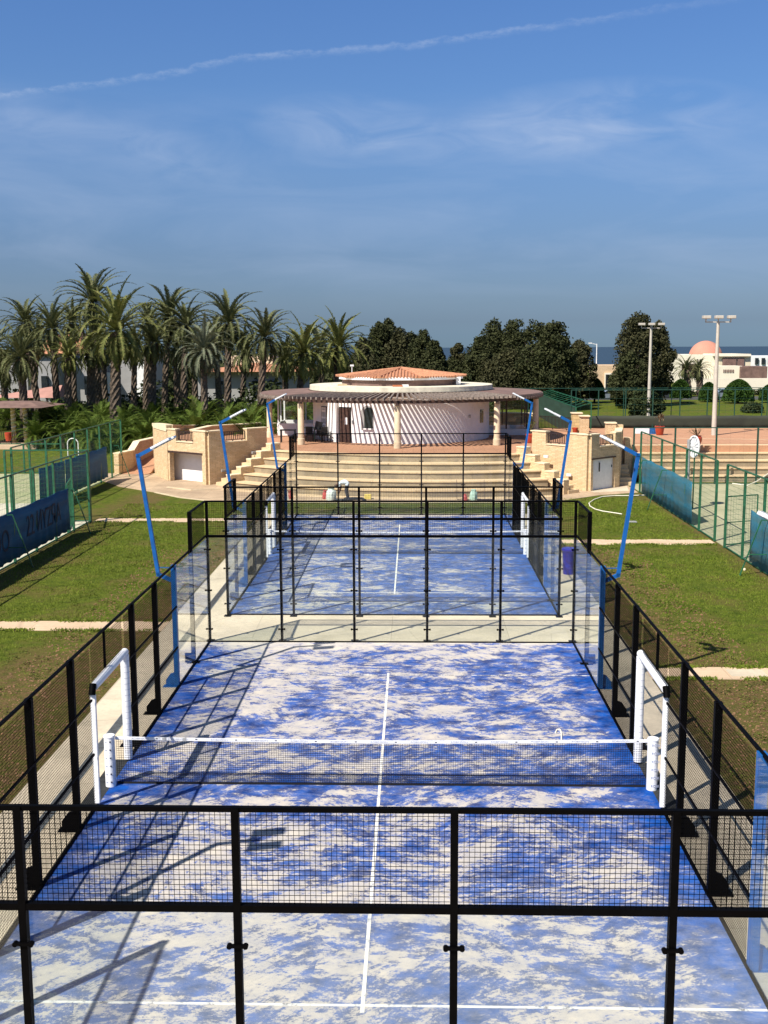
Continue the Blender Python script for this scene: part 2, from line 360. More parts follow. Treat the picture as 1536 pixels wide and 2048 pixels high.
# ledge stone wall (uv in metres)
def ledge(name, c1, c2, mort, w=.36, h=.075, bump=.8):
    mm, tr, b, co = newmat(name); v = co.outputs['UV']
    br = tr.add('ShaderNodeTexBrick', {'Color1': (*c1, 1), 'Color2': (*c2, 1), 'Mortar': (*mort, 1), 'Scale': 1., 'Mortar Size': .010, 'Mortar Smooth': .3, 'Bias': .0, 'Brick Width': w, 'Row Height': h})
    br.offset = .37; br.squash = 1.35; br.squash_frequency = 3; tr.l.new(v, br.inputs['Vector'])
    n = tr.noise(v, 2.2, 5, .6)
    c = tr.mix(tr.maprange(n, .3, .7, .0, .45), br.outputs[0], tuple(x*.62 for x in c2))
    tr.l.new(c, b.inputs['Base Color']); b.inputs['Roughness'].default_value = .9
    hgt = tr.math('ADD', tr.math('MULTIPLY', br.outputs['Fac'], -1.), tr.math('MULTIPLY', tr.noise(v, 14., 4, .6), .5))
    bn = tr.add('ShaderNodeBump', {'Strength': bump, 'Distance': .03, 'Height': hgt}); tr.l.new(bn.outputs[0], b.inputs['Normal'])
    return mm
M['ledge'] = ledge('ledge_stone', (.82, .62, .38), (.70, .50, .28), (.34, .23, .13), bump=.6)
M['cap'] = basic('cream_cap_stone', (.80, .66, .44), .85, .10, 3, bump=.3, bscale=12)
M['stonewall'] = ledge('yellow_rubble_wall', (.68, .50, .25), (.58, .41, .19), (.40, .28, .13), .42, .22, .5)
M['dryledge'] = ledge('brown_ledge_stone', (.36, .22, .12), (.26, .15, .08), (.11, .06, .03))
M['tile'] = basic('orange_clay_tile', (.50, .23, .12), .85, .22, 7., bump=.3, bscale=20, col2=(.27, .12, .07))
M['drain'] = basic('galvanised_grate', (.30, .36, .38), .4, .2, 8, metal=.4)

mm, tr, b, co = newmat('sea_water')
n = tr.noise(tr.mapping(co.outputs['Object'], (.01, .03, 1)), 2., 6, .6)
tr.l.new(tr.mix(n, (.022, .044, .068), (.032, .056, .086)), b.inputs['Base Color'])
b.inputs['Roughness'].default_value = .55; b.inputs['Specular IOR Level'].default_value = .2
M['sea'] = mm
mm, tr, b, co = newmat('pond_water')
b.inputs['Base Color'].default_value = (.015, .05, .055, 1); b.inputs['Roughness'].default_value = .06
bn = tr.add('ShaderNodeBump', {'Strength': .3, 'Distance': .03, 'Height': tr.noise(co.outputs['Object'], 3., 4, .6)}); tr.l.new(bn.outputs[0], b.inputs['Normal'])
M['pond'] = mm

# ------------------------------------------------------------------ mesh builder
class MB:
    def __init__(s): s.v = []; s.f = []
    def add(s, vs, fs):
        n = len(s.v); s.v.extend([tuple(p) for p in vs]); s.f.extend([tuple(i+n for i in f) for f in fs]); return s
    def box(s, c, size, rz=0., M3=None):
        hx, hy, hz = size[0]/2, size[1]/2, size[2]/2
        cs, sn = math.cos(rz), math.sin(rz); vs = []
        for z in (-hz, hz):
            for x, y in ((-hx, -hy), (hx, -hy), (hx, hy), (-hx, hy)):
                vs.append((c[0]+x*cs-y*sn, c[1]+x*sn+y*cs, c[2]+z))
        return s.add(vs, [(0, 3, 2, 1), (4, 5, 6, 7), (0, 1, 5, 4), (1, 2, 6, 5), (2, 3, 7, 6), (3, 0, 4, 7)])
    def bb(s, x0, x1, y0, y1, z0, z1): return s.box(((x0+x1)/2, (y0+y1)/2, (z0+z1)/2), (x1-x0, y1-y0, z1-z0))
    def bar(s, p0, p1, w, h=None, up=None):
        h = h or w; p0 = Vector(p0); p1 = Vector(p1); d = (p1-p0).normalized()
        up = Vector(up) if up else (Vector((0, 0, 1)) if abs(d.z) < .95 else Vector((0, 1, 0)))
        a = d.cross(up).normalized()*(w/2); bvec = a.cross(d).normalized()*(h/2)
        vs = [p+q for p in (p0, p1) for q in (-a-bvec, a-bvec, a+bvec, -a+bvec)]
        return s.add(vs, [(0, 3, 2, 1), (4, 5, 6, 7), (0, 1, 5, 4), (1, 2, 6, 5), (2, 3, 7, 6), (3, 0, 4, 7)])
    def cyl(s, p0, p1, r0, r1=None, n=12, caps=True):
        r1 = r0 if r1 is None else r1; p0 = Vector(p0); p1 = Vector(p1); d = (p1-p0).normalized()
        a = d.cross(Vector((0, 0, 1)) if abs(d.z) < .95 else Vector((0, 1, 0))).normalized(); bq = d.cross(a)
        vs = [p+(a*math.cos(2*PI*i/n)+bq*math.sin(2*PI*i/n))*r for p, r in ((p0, r0), (p1, r1)) for i in range(n)]
        fs = [(i, (i+1) % n, n+(i+1) % n, n+i) for i in range(n)]
        if caps: fs += [tuple(range(n))[::-1], tuple(range(n, 2*n))]
        return s.add(vs, fs)
    def tube(s, pts, r, n=8):
        for a, bq in zip(pts[:-1], pts[1:]): s.cyl(a, bq, r, r, n)
        return s
    def lathe(s, c, prof, n=24, caps=True):
        vs = [(c[0]+r*math.cos(2*PI*i/n), c[1]+r*math.sin(2*PI*i/n), c[2]+z) for r, z in prof for i in range(n)]
        fs = [(k*n+i, k*n+(i+1) % n, (k+1)*n+(i+1) % n, (k+1)*n+i) for k in range(len(prof)-1) for i in range(n)]
        if caps: fs += [tuple(range(n))[::-1], tuple(range((len(prof)-1)*n, len(prof)*n))]
        return s.add(vs, fs)
    def prism(s, poly, z0, z1):
        n = len(poly)
        vs = [(x, y, z0) for x, y in poly]+[(x, y, z1) for x, y in poly]
        return s.add(vs, [tuple(range(n))[::-1], tuple(range(n, 2*n))]+[(i, (i+1) % n, n+(i+1) % n, n+i) for i in range(n)])
    def arc(s, c, r0, r1, a0, a1, z0, z1, n=48):
        """closed solid ring sector, angles in degrees"""
        vs = []
        for i in range(n+1):
            a = R(a0+(a1-a0)*i/n); ca, sa = math.cos(a), math.sin(a)
            for r, z in ((r0, z0), (r1, z0), (r1, z1), (r0, z1)): vs.append((c[0]+r*ca, c[1]+r*sa, z))
        fs = []
        for i in range(n):
            k = 4*i
            for j in range(4): fs.append((k+j, k+(j+1) % 4, k+4+(j+1) % 4, k+4+j))
        full = abs(a1-a0) >= 359.9
        if not full: fs += [(0, 3, 2, 1), (4*n, 4*n+1, 4*n+2, 4*n+3)]
        return s.add(vs, fs)
    def wall(s, pts, th, z0, z1):
        """wall along a polyline of (x, y[, ztop])"""
        for a, bq in zip(pts[:-1], pts[1:]):
            d = Vector((bq[0]-a[0], bq[1]-a[1])); L = d.length; d /= L; nrm = Vector((-d.y, d.x))*(th/2)
            za = a[2] if len(a) > 2 else z1; zb = bq[2] if len(bq) > 2 else z1
            P = [(a[0]-nrm.x, a[1]-nrm.y), (bq[0]-nrm.x, bq[1]-nrm.y), (bq[0]+nrm.x, bq[1]+nrm.y), (a[0]+nrm.x, a[1]+nrm.y)]
            s.add([(x, y, z0) for x, y in P]+[(P[0][0], P[0][1], za), (P[1][0], P[1][1], zb), (P[2][0], P[2][1], zb), (P[3][0], P[3][1], za)],
                  [(0, 3, 2, 1), (4, 5, 6, 7), (0, 1, 5, 4), (1, 2, 6, 5), (2, 3, 7, 6), (3, 0, 4, 7)])
        return s
    def mesh(s, name, mat):
        me = bpy.data.meshes.new(name); me.from_pydata(s.v, [], s.f)
        import bmesh
        bm = bmesh.new(); bm.from_mesh(me); bmesh.ops.recalc_face_normals(bm, faces=bm.faces)
        uv = bm.loops.layers.uv.new('uv')
        for f in bm.faces:
            n = f.normal
            if abs(n.z) > .7:
                for l in f.loops: l[uv].uv = (l.vert.co.x, l.vert.co.y)
            else:
                tg = Vector((-n.y, n.x, 0)).normalized()
                for l in f.loops: l[uv].uv = (tg.dot(l.vert.co)+17, l.vert.co.z+5)
        bm.to_mesh(me); bm.free(); me.materials.append(M[mat]); return me
    def build(s, name, mat, parent=None, smooth=False, bevel=0):
        o = bpy.data.objects.new(name, s.mesh(name, mat)); COL.objects.link(o)
        if parent is not None: o.parent = parent
        if smooth:
            for pl in o.data.polygons: pl.use_smooth = True
            try: o.data.set_sharp_from_angle(angle=R(38))
            except Exception: pass
        if bevel:
            bv = o.modifiers.new('bevel', 'BEVEL'); bv.width = bevel; bv.segments = 2; bv.limit_method = 'ANGLE'
        return o

def tag(o, label=None, cat=None, group=None, kind=None):
    if label: o['label'] = label
    if cat: o['category'] = cat
    if group: o['group'] = group
    if kind: o['kind'] = kind
    return o
def thing(name, label, cat, loc=(0, 0, 0), rz=0., group=None):
    o = bpy.data.objects.new(name, None); COL.objects.link(o); o.location = loc; o.rotation_euler = (0, 0, rz)
    o.empty_display_size = .3
    return tag(o, label, cat, group)
KIDS = {}
def copy_tree(o, parent=None):
    c = o.copy(); COL.objects.link(c)
    if parent is not None: c.parent = parent
    for ch in list(o.children): copy_tree(ch, c)
    return c
def struct(name, mb, mat, parent=None, kind='structure', **k):
    o = mb.build(name, mat, parent, **k)
    if parent is None: o['kind'] = kind
    return o
def raw(name, V, F, mat, parent=None, smooth=False):
    """fast mesh from numpy triangles/quads (F is n x k)"""
    me = bpy.data.meshes.new(name); V = np.asarray(V, dtype=np.float32); F = np.asarray(F, dtype=np.int32)
    k = F.shape[1]
    me.vertices.add(len(V)); me.vertices.foreach_set('co', V.ravel())
    me.loops.add(F.size); me.loops.foreach_set('vertex_index', F.ravel())
    me.polygons.add(len(F)); me.polygons.foreach_set('loop_start', np.arange(0, F.size, k, dtype=np.int32))
    me.update(calc_edges=True); me.materials.append(M[mat])
    if smooth: me.polygons.foreach_set('use_smooth', np.ones(len(F), dtype=bool))
    o = bpy.data.objects.new(name, me); COL.objects.link(o)
    if parent is not None: o.parent = parent
    return o
def text(name, body, size, mat, parent, loc, rot, mirror=False, extr=.001, align='CENTER', sx=1.):
    cu = bpy.data.curves.new(name, 'FONT'); cu.body = body; cu.size = size; cu.extrude = extr; cu.align_x = align; cu.align_y = 'CENTER'
    cu.materials.append(M[mat]); tmp = bpy.data.objects.new(name, cu); COL.objects.link(tmp)
    me = bpy.data.meshes.new_from_object(tmp.evaluated_get(bpy.context.evaluated_depsgraph_get())); me.name = name
    bpy.data.objects.remove(tmp); o = bpy.data.objects.new(name, me); COL.objects.link(o)
    if not me.materials: me.materials.append(M[mat])
    o.parent = parent; o.location = loc; o.rotation_euler = rot; o.scale = ((-1 if mirror else 1)*sx, 1, 1)
    return o
ORD = ['first', 'second', 'third', 'fourth', 'fifth', 'sixth', 'seventh', 'eighth', 'ninth', 'tenth', 'eleventh', 'twelfth', 'thirteenth', 'fourteenth', 'fifteenth', 'sixteenth', 'seventeenth', 'eighteenth', 'nineteenth', 'twentieth', 'twenty-first', 'twenty-second', 'twenty-third', 'twenty-fourth', 'twenty-fifth', 'twenty-sixth', 'twenty-seventh', 'twenty-eighth', 'twenty-ninth', 'thirtieth', 'thirty-first', 'thirty-second', 'thirty-third', 'thirty-fourth', 'thirty-fifth', 'thirty-sixth', 'thirty-seventh', 'thirty-eighth']

# ================================================================== SETTING
def hgt(x, y):
    s = min(1, max(0, (y-60)/17)); s = s*s*(3-2*s)
    z = 1.4*s
    if y > 330: k = min(1, (y-330)/120); z -= 19*k*k*(3-2*k)
    return z
# ground sheet
ys = list(range(-60, 50, 10))+list(range(50, 84, 2))+list(range(90, 330, 20))+list(range(330, 461, 10))+[500]
xs = list(range(-420, -60, 40))+list(range(-60, 61, 5))+list(range(100, 421, 40))
V = [(x, y, hgt(x, y)-.012) for y in ys for x in xs]; nx = len(xs)
F = [(j*nx+i, j*nx+i+1, (j+1)*nx+i+1, (j+1)*nx+i) for j in range(len(ys)-1) for i in range(nx-1)]
g = raw('ground', V, F, 'lawn', smooth=True); g['kind'] = 'structure'
sea = MB().bb(-9000, 9000, 440, 9500, -16.5, -16.0); struct('sea', sea, 'sea')

# apron, paths, paving: sheets laid 4 mm apart
ap = MB().bb(-6.62, 6.45, -14, 43.5, -.06, .0); struct('concrete_apron', ap, 'concrete')
def pth(x0, x1, y0, y1): return MB().bb(x0, x1, y0, y1, -.06, .004)
struct('path', pth(-14.3, -6.623, 21.2, 22.28), 'path'); struct('path', pth(-14.3, -6.623, 41.0, 42.1), 'path')
struct('path', pth(6.453, 40, 16.75, 17.75), 'path'); struct('path', pth(6.453, 13.0, 35.2, 36.4), 'path')
pv = [(-19.2, 63), (-19.0, 60), (-18.4, 57), (-16.5, 54), (-13.8, 51.4), (-12, 49.3), (-10, 47.9), (-5, 47.45), (0, 47.35), (7.7, 47.5), (9.4, 49.0), (10.7, 50.2), (13.0, 51.3), (13.0, 63)]
struct('pavement', MB().prism(pv, -.06, .008), 'paving')
kb = MB(); kb.wall([(-13.8, 51.4), (-12, 49.3), (-10, 47.9), (-5, 47.45), (0, 47.35), (7.7, 47.5)], .12, -.05, .03)
kb.wall([(-13.6, 53.6), (-11.9, 52.2), (-10.3, 52.8)], .14, -.05, .05)
struct('kerb', kb, 'kerb')
struct('pavement', MB().prism([(10.6, 51.3), (12.6, 51.9), (12.9, 54.0), (12.4, 53.6), (10.45, 51.8)], -.05, .016), 'concrete')
# drain channel
dr = thing('drain_channel', 'long grey metal drain grate in the concrete left of the courts', 'drain')
MB().bb(-5.86, -5.66, -13, 43.3, -.02, .010).build('channel', 'drain', dr)
gm = MB()
for i in range(1100):
    y = -2+i*.04
    gm.bb(-5.85, -5.67, y, y+.014, .010, .014)
gm.build('grate', 'darkmetal', dr)
mh = MB().bb(8.45, 9.35, 16.95, 17.55, .004, .012); tag(mh.build('manhole_cover', 'concrete'), 'square pale concrete manhole cover set in the near right path', 'manhole cover')

# neighbouring courts
struct('court_surface', MB().bb(-44, -14.45, 2, 40.9, -.06, .004).bb(-44, -18.1, 40.9, 60.5, -.06, .004), 'greencourt')
struct('court_surface', MB().bb(-44, -18.3, 41.5, 47, .004, .010), 'palesand')
struct('court_surface', MB().bb(-15.3, -14.47, 2, 41.2, .004, .012), 'palesand')
struct('court_surface', MB().bb(13.15, 40, 18, 55.4, -.06, .012), 'olivecourt')

# ================================================================== PADEL COURTS
H3, H4 = 2.96, 3.935
def wiremesh(w, h, sp=.0495, t=.0046):
    """square welded mesh standing in x (width) / z (height), centred in x, from z=0"""
    mb = MB(); nx_ = max(1, round(w/sp)); nz_ = max(1, round(h/sp))
    for i in range(1, nx_): x = -w/2+w*i/nx_; mb.bb(x-t/2, x+t/2, -t/2, t/2, 0, h)
    for i in range(1, nz_): z = h*i/nz_; mb.bb(-w/2, w/2, t/2+.0002, t*1.5, z-t/2, z+t/2)
    return mb
me_end = wiremesh(1.92, H4-H3-.05).mesh('mesh_panel', 'blackflat')
me_side = wiremesh(1.90, H3-.06).mesh('mesh_panel', 'blackflat')
me_door = wiremesh(1.90, .74).mesh('mesh_panel', 'blackflat')
me_glass = MB().bb(-.985, .985, -.006, .006, .03, H3-.03).mesh('glass_pane', 'glass')
pst = MB(); pst.bb(-.035, .035, -.04, .04, 0, H4); me_p4 = pst.mesh('post', 'black')
clm = MB()
_ol = [(.075+.025*math.cos(R(a)), .025*math.sin(R(a))) for a in range(-150, 151, 20)]
_ol += [(-x, z) for x, z in reversed([(.075+.025*math.cos(R(a)), .025*math.sin(R(a))) for a in range(-150, 151, 20)])][::1]
_k = len(_ol); _ol = [p for p in _ol]
clm.add([(x, -.030, z) for x, z in _ol]+[(x, .012, z) for x, z in _ol], [tuple(range(_k)), tuple(range(_k, 2*_k))[::-1]]+[(i, (i+1) % _k, _k+(i+1) % _k, _k+i) for i in range(_k)])
me_clamp = clm.mesh('glass_clamp', 'black')
def sidepost(h, mat, blue=False):
    mb = MB(); w = .05 if not blue else .05
    mb.bb(-.055, .055, -w, w, 0, h)                  # local x = outward direction
    # foot: gusset outwards and base plate
    mb.add([(.055, -.035, .01), (.055, .035, .01), (.26, .035, .01), (.26, -.035, .01), (.055, -.035, .34), (.055, .035, .34), (.16, .035, .30), (.16, -.035, .30), (.26, .035, .16), (.26, -.035, .16)],
           [(0, 1, 2, 3), (0, 4, 7, 9, 3), (1, 2, 8, 6, 5), (4, 5, 6, 7), (7, 6, 8, 9), (9, 8, 2, 3)])
    mb.bb(-.08, .32, -.11, .11, 0, .012)
    return mb.mesh('post', mat)
me_sp = sidepost(H3, 'black')
def child(me, name, parent, loc, rz=0., label=None):
    o = bpy.data.objects.new(name, me); COL.objects.link(o); o.parent = parent; o.location = loc; o.rotation_euler = (0, 0, rz)
    if label: o['label'] = label
    return o
def court():
    root = thing('court_enclosure', 'black steel and glass enclosure of the nearest sand-covered padel court', 'court enclosure', group='padel court enclosures')
    for Y, sgn in ((0, -1), (20, 1)):
        Yw = Y + sgn*.05
        for x in (-5, -3, -1, 1, 3, 5):
            child(me_p4, 'post', root, (x, Yw, 0))
            for z in (.37, 1.46, 2.60):
                child(me_clamp, 'glass_clamp', root, (x, Yw-.04*1, z))
        for x in (-4, -2, 0, 2, 4):
            child(me_glass, 'glass_pane', root, (x, Y, 0)); child(me_end, 'mesh_panel', root, (x, Yw, H3+.02))
        MB().bb(-5.06, 5.06, Yw-.025, Yw+.025, H4-.04, H4+.005).build('top_rail', 'black', root)
        MB().bb(-5.06, 5.06, Yw-.036, Yw+.036, H3-.035, H3+.03).build('middle_rail', 'black', root)
        MB().bb(-5.02, 5.02, Y-.025, Y+.025, 0, .035).build('bottom_rail', 'black', root)
        ft = MB()
        for x in (-5, -3, -1, 1, 3, 5): ft.bb(x-.10, x+.10, Yw-.02 if sgn > 0 else Yw-.20, Yw+.20 if sgn > 0 else Yw+.02, 0, .02)
        ft.build('foot_plate', 'black', root)
    for sx in (-1, 1):
        X = 5*sx; Xo = X+.05*sx; rz = 0 if sx > 0 else PI
        # glass returns 4 m long with a raised mesh over the first 2 m
        for y in (1, 3, 17, 19): child(me_glass, 'glass_pane', root, (X, y, 0), PI/2)
        for y in (1, 19):
            child(me_end, 'mesh_panel', root, (Xo, y, H3+.02), PI/2)
            MB().bb(Xo-.025, Xo+.025, y-.98, y+.98, H4-.04, H4+.004).build('top_rail', 'black', root)
        for y in (2, 18):
            mb = MB().bb(Xo-.05, Xo+.05, y-.045, y+.045, 0, H4); mb.bb(Xo-.16, Xo+.16, y-.1, y+.1, 0, .012); mb.bb(min(Xo, Xo+.22*sx), max(Xo, Xo+.22*sx), y-.03, y+.03, .012, .25)
            mb.build('post', 'black', root)
        for y in (6, 8, 12, 14): child(me_sp, 'post', root, (Xo, y, 0), rz)
        MB().bb(Xo-.022, Xo+.022, 9.98, 10.02, 2.22, H3-.02).build('post', 'black', root)
        for y in (5, 7, 13, 15): child(me_side, 'mesh_panel', root, (X, y, .03), PI/2)
        # bays beside the door opening
        md = wiremesh(.86, H3-.06)
        child(md.mesh('mesh_panel', 'blackflat'), 'mesh_panel', root, (X, 8.48, .03), PI/2); child(md.mesh('mesh_panel', 'blackflat'), 'mesh_panel', root, (X, 11.6, .03), PI/2)
        for y in (10.0,): child(wiremesh(2.1, .72).mesh('mesh_panel', 'blackflat'), 'mesh_panel', root, (X, y, 2.22), PI/2)
        MB().bb(Xo-.02, Xo+.02, 0, 20, H3-.02, H3+.022).build('top_rail', 'black', root)
        for z in (.98, 1.97):
            MB().bb(X-.016, X+.016, 4.05, 8.93, z-.018, z+.018).build('middle_rail', 'black', root)
            MB().bb(X-.016, X+.016, 11.2, 15.95, z-.018, z+.018).build('middle_rail', 'black', root)
        for a, bq in ((0, 8.93), (11.2, 20)):
            MB().bb(X-.025, X+.025, a, bq, 0, .04).build('bottom_rail', 'black', root)
        # padded white door frame
        pd = MB(); lo = .06
        pd.cyl((X, 11.18, .05), (X, 11.18, 2.15), .085, n=16)
        pd.build('padded_post', 'whitepad', root, smooth=True)
        pd = MB(); pd.cyl((X, 9.07, 2.17), (X, 11.22, 2.20), .075, n=16); pd.build('padded_beam', 'whitepad', root, smooth=True)
        MB().cyl((X, 8.96, 2.06), (X, 9.05, 2.23), .062, n=12).build('hinge_cap', 'black', root, smooth=True)
        pd = MB(); pd.bb(X-.05, X+.05, 8.985, 9.05, .04, 2.05); pd.build('padded_post', 'whitepad', root, bevel=.015)
        ties = MB()
        for k in range(17): ties.cyl((X, 11.18, .2+k*.115), (X, 11.18, .205+k*.115), .0865, n=16)
        ties.build('print_band', 'textgrey', root)
    return root
C1 = court()
OFF = 23.12
C2 = copy_tree(C1); C2.location = (0.0, OFF, 0); C2['label'] = 'black steel and glass enclosure of the far padel court below the round clubhouse'

# playing surfaces with painted lines
def surface(mat, y0, nm):
    mb = MB(); mb.bb(-5, 5, 0, 20, -.02, .006)
    o = mb.build('court_surface', mat); o.location = (0, y0, 0); o['kind'] = 'structure'
    ln = MB(); w = .022
    ln.bb(-4.97, 4.97, 3.05-w, 3.05+w, .006, .010)
    lf = MB().bb(-4.97, 4.97, 16.95-w, 16.95+w, .006, .010).build('line_marking', 'linefar', o)
    ln.bb(-w-.004, w+.004, 2.9, 17.1, .0062, .0115); l = ln.build('line_marking', 'line', o)
    for s in (-1, 1):
        MB().bb(s*5.16-.16, s*5.16+.16, 8.95, 11.2, .002, .008).build('rubber_mat', 'rubber', o)
    return o
surface('turf1', 0, ''); surface('turf2', OFF, '')

# nets
def net():
    root = thing('padel_net', 'black net with white printed tape across the nearest padel court', 'net', (0, 10, 0), group='padel nets')
    for s in (-1, 1):
        p = MB().cyl((s*5.0, -.10, .0), (s*5.0, -.10, .96), .098, n=28); p.cyl((s*5.0, -.10, .96), (s*5.0, -.10, .985), .108, .100, n=28)
        post = p.build('net_post', 'whitepad', root, smooth=True)
        for k in range(6):
            if s > 0: text('print', 'ROBI', .068, 'textgrey', post, (5.035, -.10-.098, .10+k*.155), (PI/2, 0, 0), extr=.002)
            else:
                text('print', 'N', .05, 'textgrey', post, (-5.045, -.10-.092, .10+k*.155), (PI/2, 0, -.45), extr=.002)
                MB().prism([(-4.975, -.2005), (-4.945, -.2005), (-4.945, -.194)], .095+k*.155, .122+k*.155).build('emblem', 'inkdark', post)
    mb = MB(); n = 230; t_ = .0050
    def sag(x): return .87+.05*(abs(x)/4.9)**1.5
    for i in range(n+1):
        x = -4.9+9.8*i/n; mb.bb(x-t_/2, x+t_/2, -t_/2, t_/2, .03, sag(x)-.05)
    for j in range(20):
        for i in range(20):
            xa, xb = -4.9+9.8*i/20, -4.9+9.8*(i+1)/20
            mb.bar((xa, .004, .04+(sag(xa)-.10)*j/19.), (xb, .004, .04+(sag(xb)-.10)*j/19.), t_)
    mb.build('net_mesh', 'netblack', root)
    hm = MB(); hm.bb(-4.9, 4.9, -.012, .012, .0, .035); hm.build('bottom_hem', 'netblack', root)
    MB().bar((-4.5, -.01, .20), (4.9, -.01, .20), .008).build('cable', 'netblack', root)
    tp = MB()
    for i in range(24):
        xa, xb = -4.92+9.84*i/24, -4.92+9.84*(i+1)/24
        tp.bar((xa, 0, sag(xa)-.027), (xb, 0, sag(xb)-.027), .014, .058)
    tape = tp.build('top_tape', 'whitepad', root)
    for i in range(13):
        x = -4.45+i*.74
        text('print', 'ROBINSON', .042, 'textgrey', tape, (x, -.0085, sag(x)-.027), (PI/2, 0, 0), extr=.0006, sx=1.5)
        MB().prism([(x+.29, -.0092), (x+.33, -.0092), (x+.33, -.0072)], sag(x)-.035, sag(x)-.018).build('emblem', 'inkdark', tape)
    for x in (-4.0, -3.62): MB().box((x, -.001, sag(x)-.03), (.07, .02, .064)).build('tape_wrap', 'lampg', root)
    return root
N1 = net(); N2 = copy_tree(N1); N2.location = (0, 10+OFF, 0); N2['label'] = 'black net with white tape across the far padel court'

# floodlight poles on blue posts
def pole():
    root = thing('floodlight_pole', 'x', 'light pole')
    child(sidepost(H3, 'bluesteel', True), 'post', root, (0, 0, 0))
    MB().bb(-.052, .052, -.12, -.052, 0.02, H3-.0).build('post_flange', 'bluesteel', root)
    p = MB(); A = [(.05, 0, 2.60), (.36, 0, 2.74), (.74, 0, 5.56), (.36, 0, 5.76)]
    for a, bq in zip(A[:-1], A[1:]): p.bar(a, bq, .085, .085, (0, 1, 0))
    for q in A[1:3]: p.box(q, (.085, .085, .085))
    p.build('bent_arm', 'bluesteel', root)
    MB().bar((.05, 0, 2.90), (.40, 0, 2.91), .02).build('brace', 'bluesteel', root)
    l = MB(); d = Vector((-.44, 0, .225)).normalized(); o0 = Vector((.38, 0, 5.75))
    l.bar(o0+d*.03, o0+d*.12, .80, .05, (0, 0, 1)); l.bar(o0+d*.115+Vector((0, .26, 0)), o0+d*.52+Vector((0, .26, 0)), .27, .052, (0, 0, 1)); l.bar(o0+d*.115-Vector((0, .26, 0)), o0+d*.52-Vector((0, .26, 0)), .27, .052, (0, 0, 1)); lamp = l.build('lamp_head', 'lampw', root, bevel=.01)
    q = MB(); q.bar(o0-d*.02, o0+d*.20, .12, .085, (0, 0, 1)); q.build('driver_box', 'lampg', lamp)
    for q_ in (-.26, .26): MB().bar(o0+d*.16-Vector((0, q_, .033)), o0+d*.50-Vector((0, q_, .033)), .22, .012, (0, 0, 1)).build('lens', 'lampg', lamp)
    fl = MB()
    for k in range(6): fl.bar(o0+d*(.24+.045*k)+Vector((0, .15, .034)), o0+d*(.24+.045*k)+Vector((0, .37, .034)), .012, .02)
    fl.build('cooling_fin', 'lampg', lamp)
    return root
P0 = pole()
names = {(0, 4, 1): 'blue bent-arm floodlight pole at the right edge beside the nearest glass corner',
 (0, 4, -1): 'blue bent-arm floodlight pole left of the nearest glass corner, seen only by its shadow',
 (0, 16, -1): 'tall blue bent-arm floodlight pole nearest on the left side', (0, 16, 1): 'tall blue bent-arm floodlight pole over the right lawn with blue bin behind it',
 (1, 4, -1): 'blue floodlight pole in front of the left stone block with grey recess', (1, 4, 1): 'blue floodlight pole in front of the right stone wall with railing opening',
 (1, 16, -1): 'farthest blue floodlight pole on the left, in front of the clubhouse glass', (1, 16, 1): 'farthest blue floodlight pole on the right, in front of the clubhouse corner'}
first = True
for ci in (0, 1):
    for y in (4, 16):
        for s in (-1, 1):
            o = P0 if first else copy_tree(P0); first = False
            o.location = (5.06*s, y+OFF*ci, 0); o.rotation_euler = (0, 0, 0 if s > 0 else PI)
            o['label'] = names[(ci, y, s)]; o['group'] = 'blue floodlight poles along the padel courts'

# ================================================================== AMPHITHEATRE + TERRACE
RC = (1.9, 68.5); TZ = 2.0; A0, A1 = -127.6, -70.8
am = thing('amphitheatre_steps', 'curved cream stone seating steps rising from the lawn to the clubhouse terrace', 'steps')
for k in range(5):
    r0 = 16.35+.74*k; z = TZ-.4*k
    MB().arc(RC, r0-.80 if k else r0-.5, r0+.02, A0, A1, z-.065, z+(.004 if k == 0 else 0), 60).build('tread', 'tread', am)
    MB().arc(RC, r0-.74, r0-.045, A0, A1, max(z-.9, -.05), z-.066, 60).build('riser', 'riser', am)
last = MB().arc(RC, 19.35, 20.05, A0, A1, -.05, .022, 60); last.build('plinth', 'tread', am)

def pol(a, r): return (RC[0]+r*math.cos(R(a)), RC[1]+r*math.sin(R(a)))
front = [pol(A0+(A1-A0)*i/30, 15.9) for i in range(31)]
outline = [(-16.0, 61.5), (-14.55, 58.2), (-13.55, 57.6), (-11.0, 55.72), (-8.6, 57.9), (-7.9, 56.9)]+front+[(7.5, 54.9), (10.2, 52.1), (12.1, 53.9), (13.0, 57.9), (32, 58.0), (32, 72.2), (10, 72.2), (0, 78), (-10, 77), (-15, 71)]
struct('terrace', MB().prism(outline, -.1, TZ-.006), 'redtile')
struct('terrace', MB().prism([(-14.9, 58.9), (-14.0, 57.0), (-11.5, 55.1), (-10.7, 55.9), (-13.3, 58.1)], 1.87, TZ-.010), 'redtile')
struct('terrace', MB().arc((-.22, 65.1), 0.1, 5.8, 0, 360, TZ-.004, TZ+.006, 40), 'palesand')

def edge_dir(a, bq):
    d = Vector((bq[0]-a[0], bq[1]-a[1])); L = d.length; return d/L, L
def railing(parent, a, bq, z0, z1, name='railing'):
    d, L = edge_dir(a, bq); mb = MB()
    mb.bar((*a, z1), (*bq, z1), .05, .04); mb.bar((*a, z0+.08), (*bq, z0+.08), .04, .04)
    n = int(L/.13)
    for i in range(n+1):
        p = Vector(a)+d*(L*i/n); mb.bar((p.x, p.y, z0+.06), (p.x, p.y, z1), .045, .03)
    for q in (.12, .5, .88):
        p = Vector(a)+d*L*q; mb.bar((p.x, p.y, z0), (p.x, p.y, z0+.1), .06, .06)
    return mb.build(name, 'darkmetal', parent)

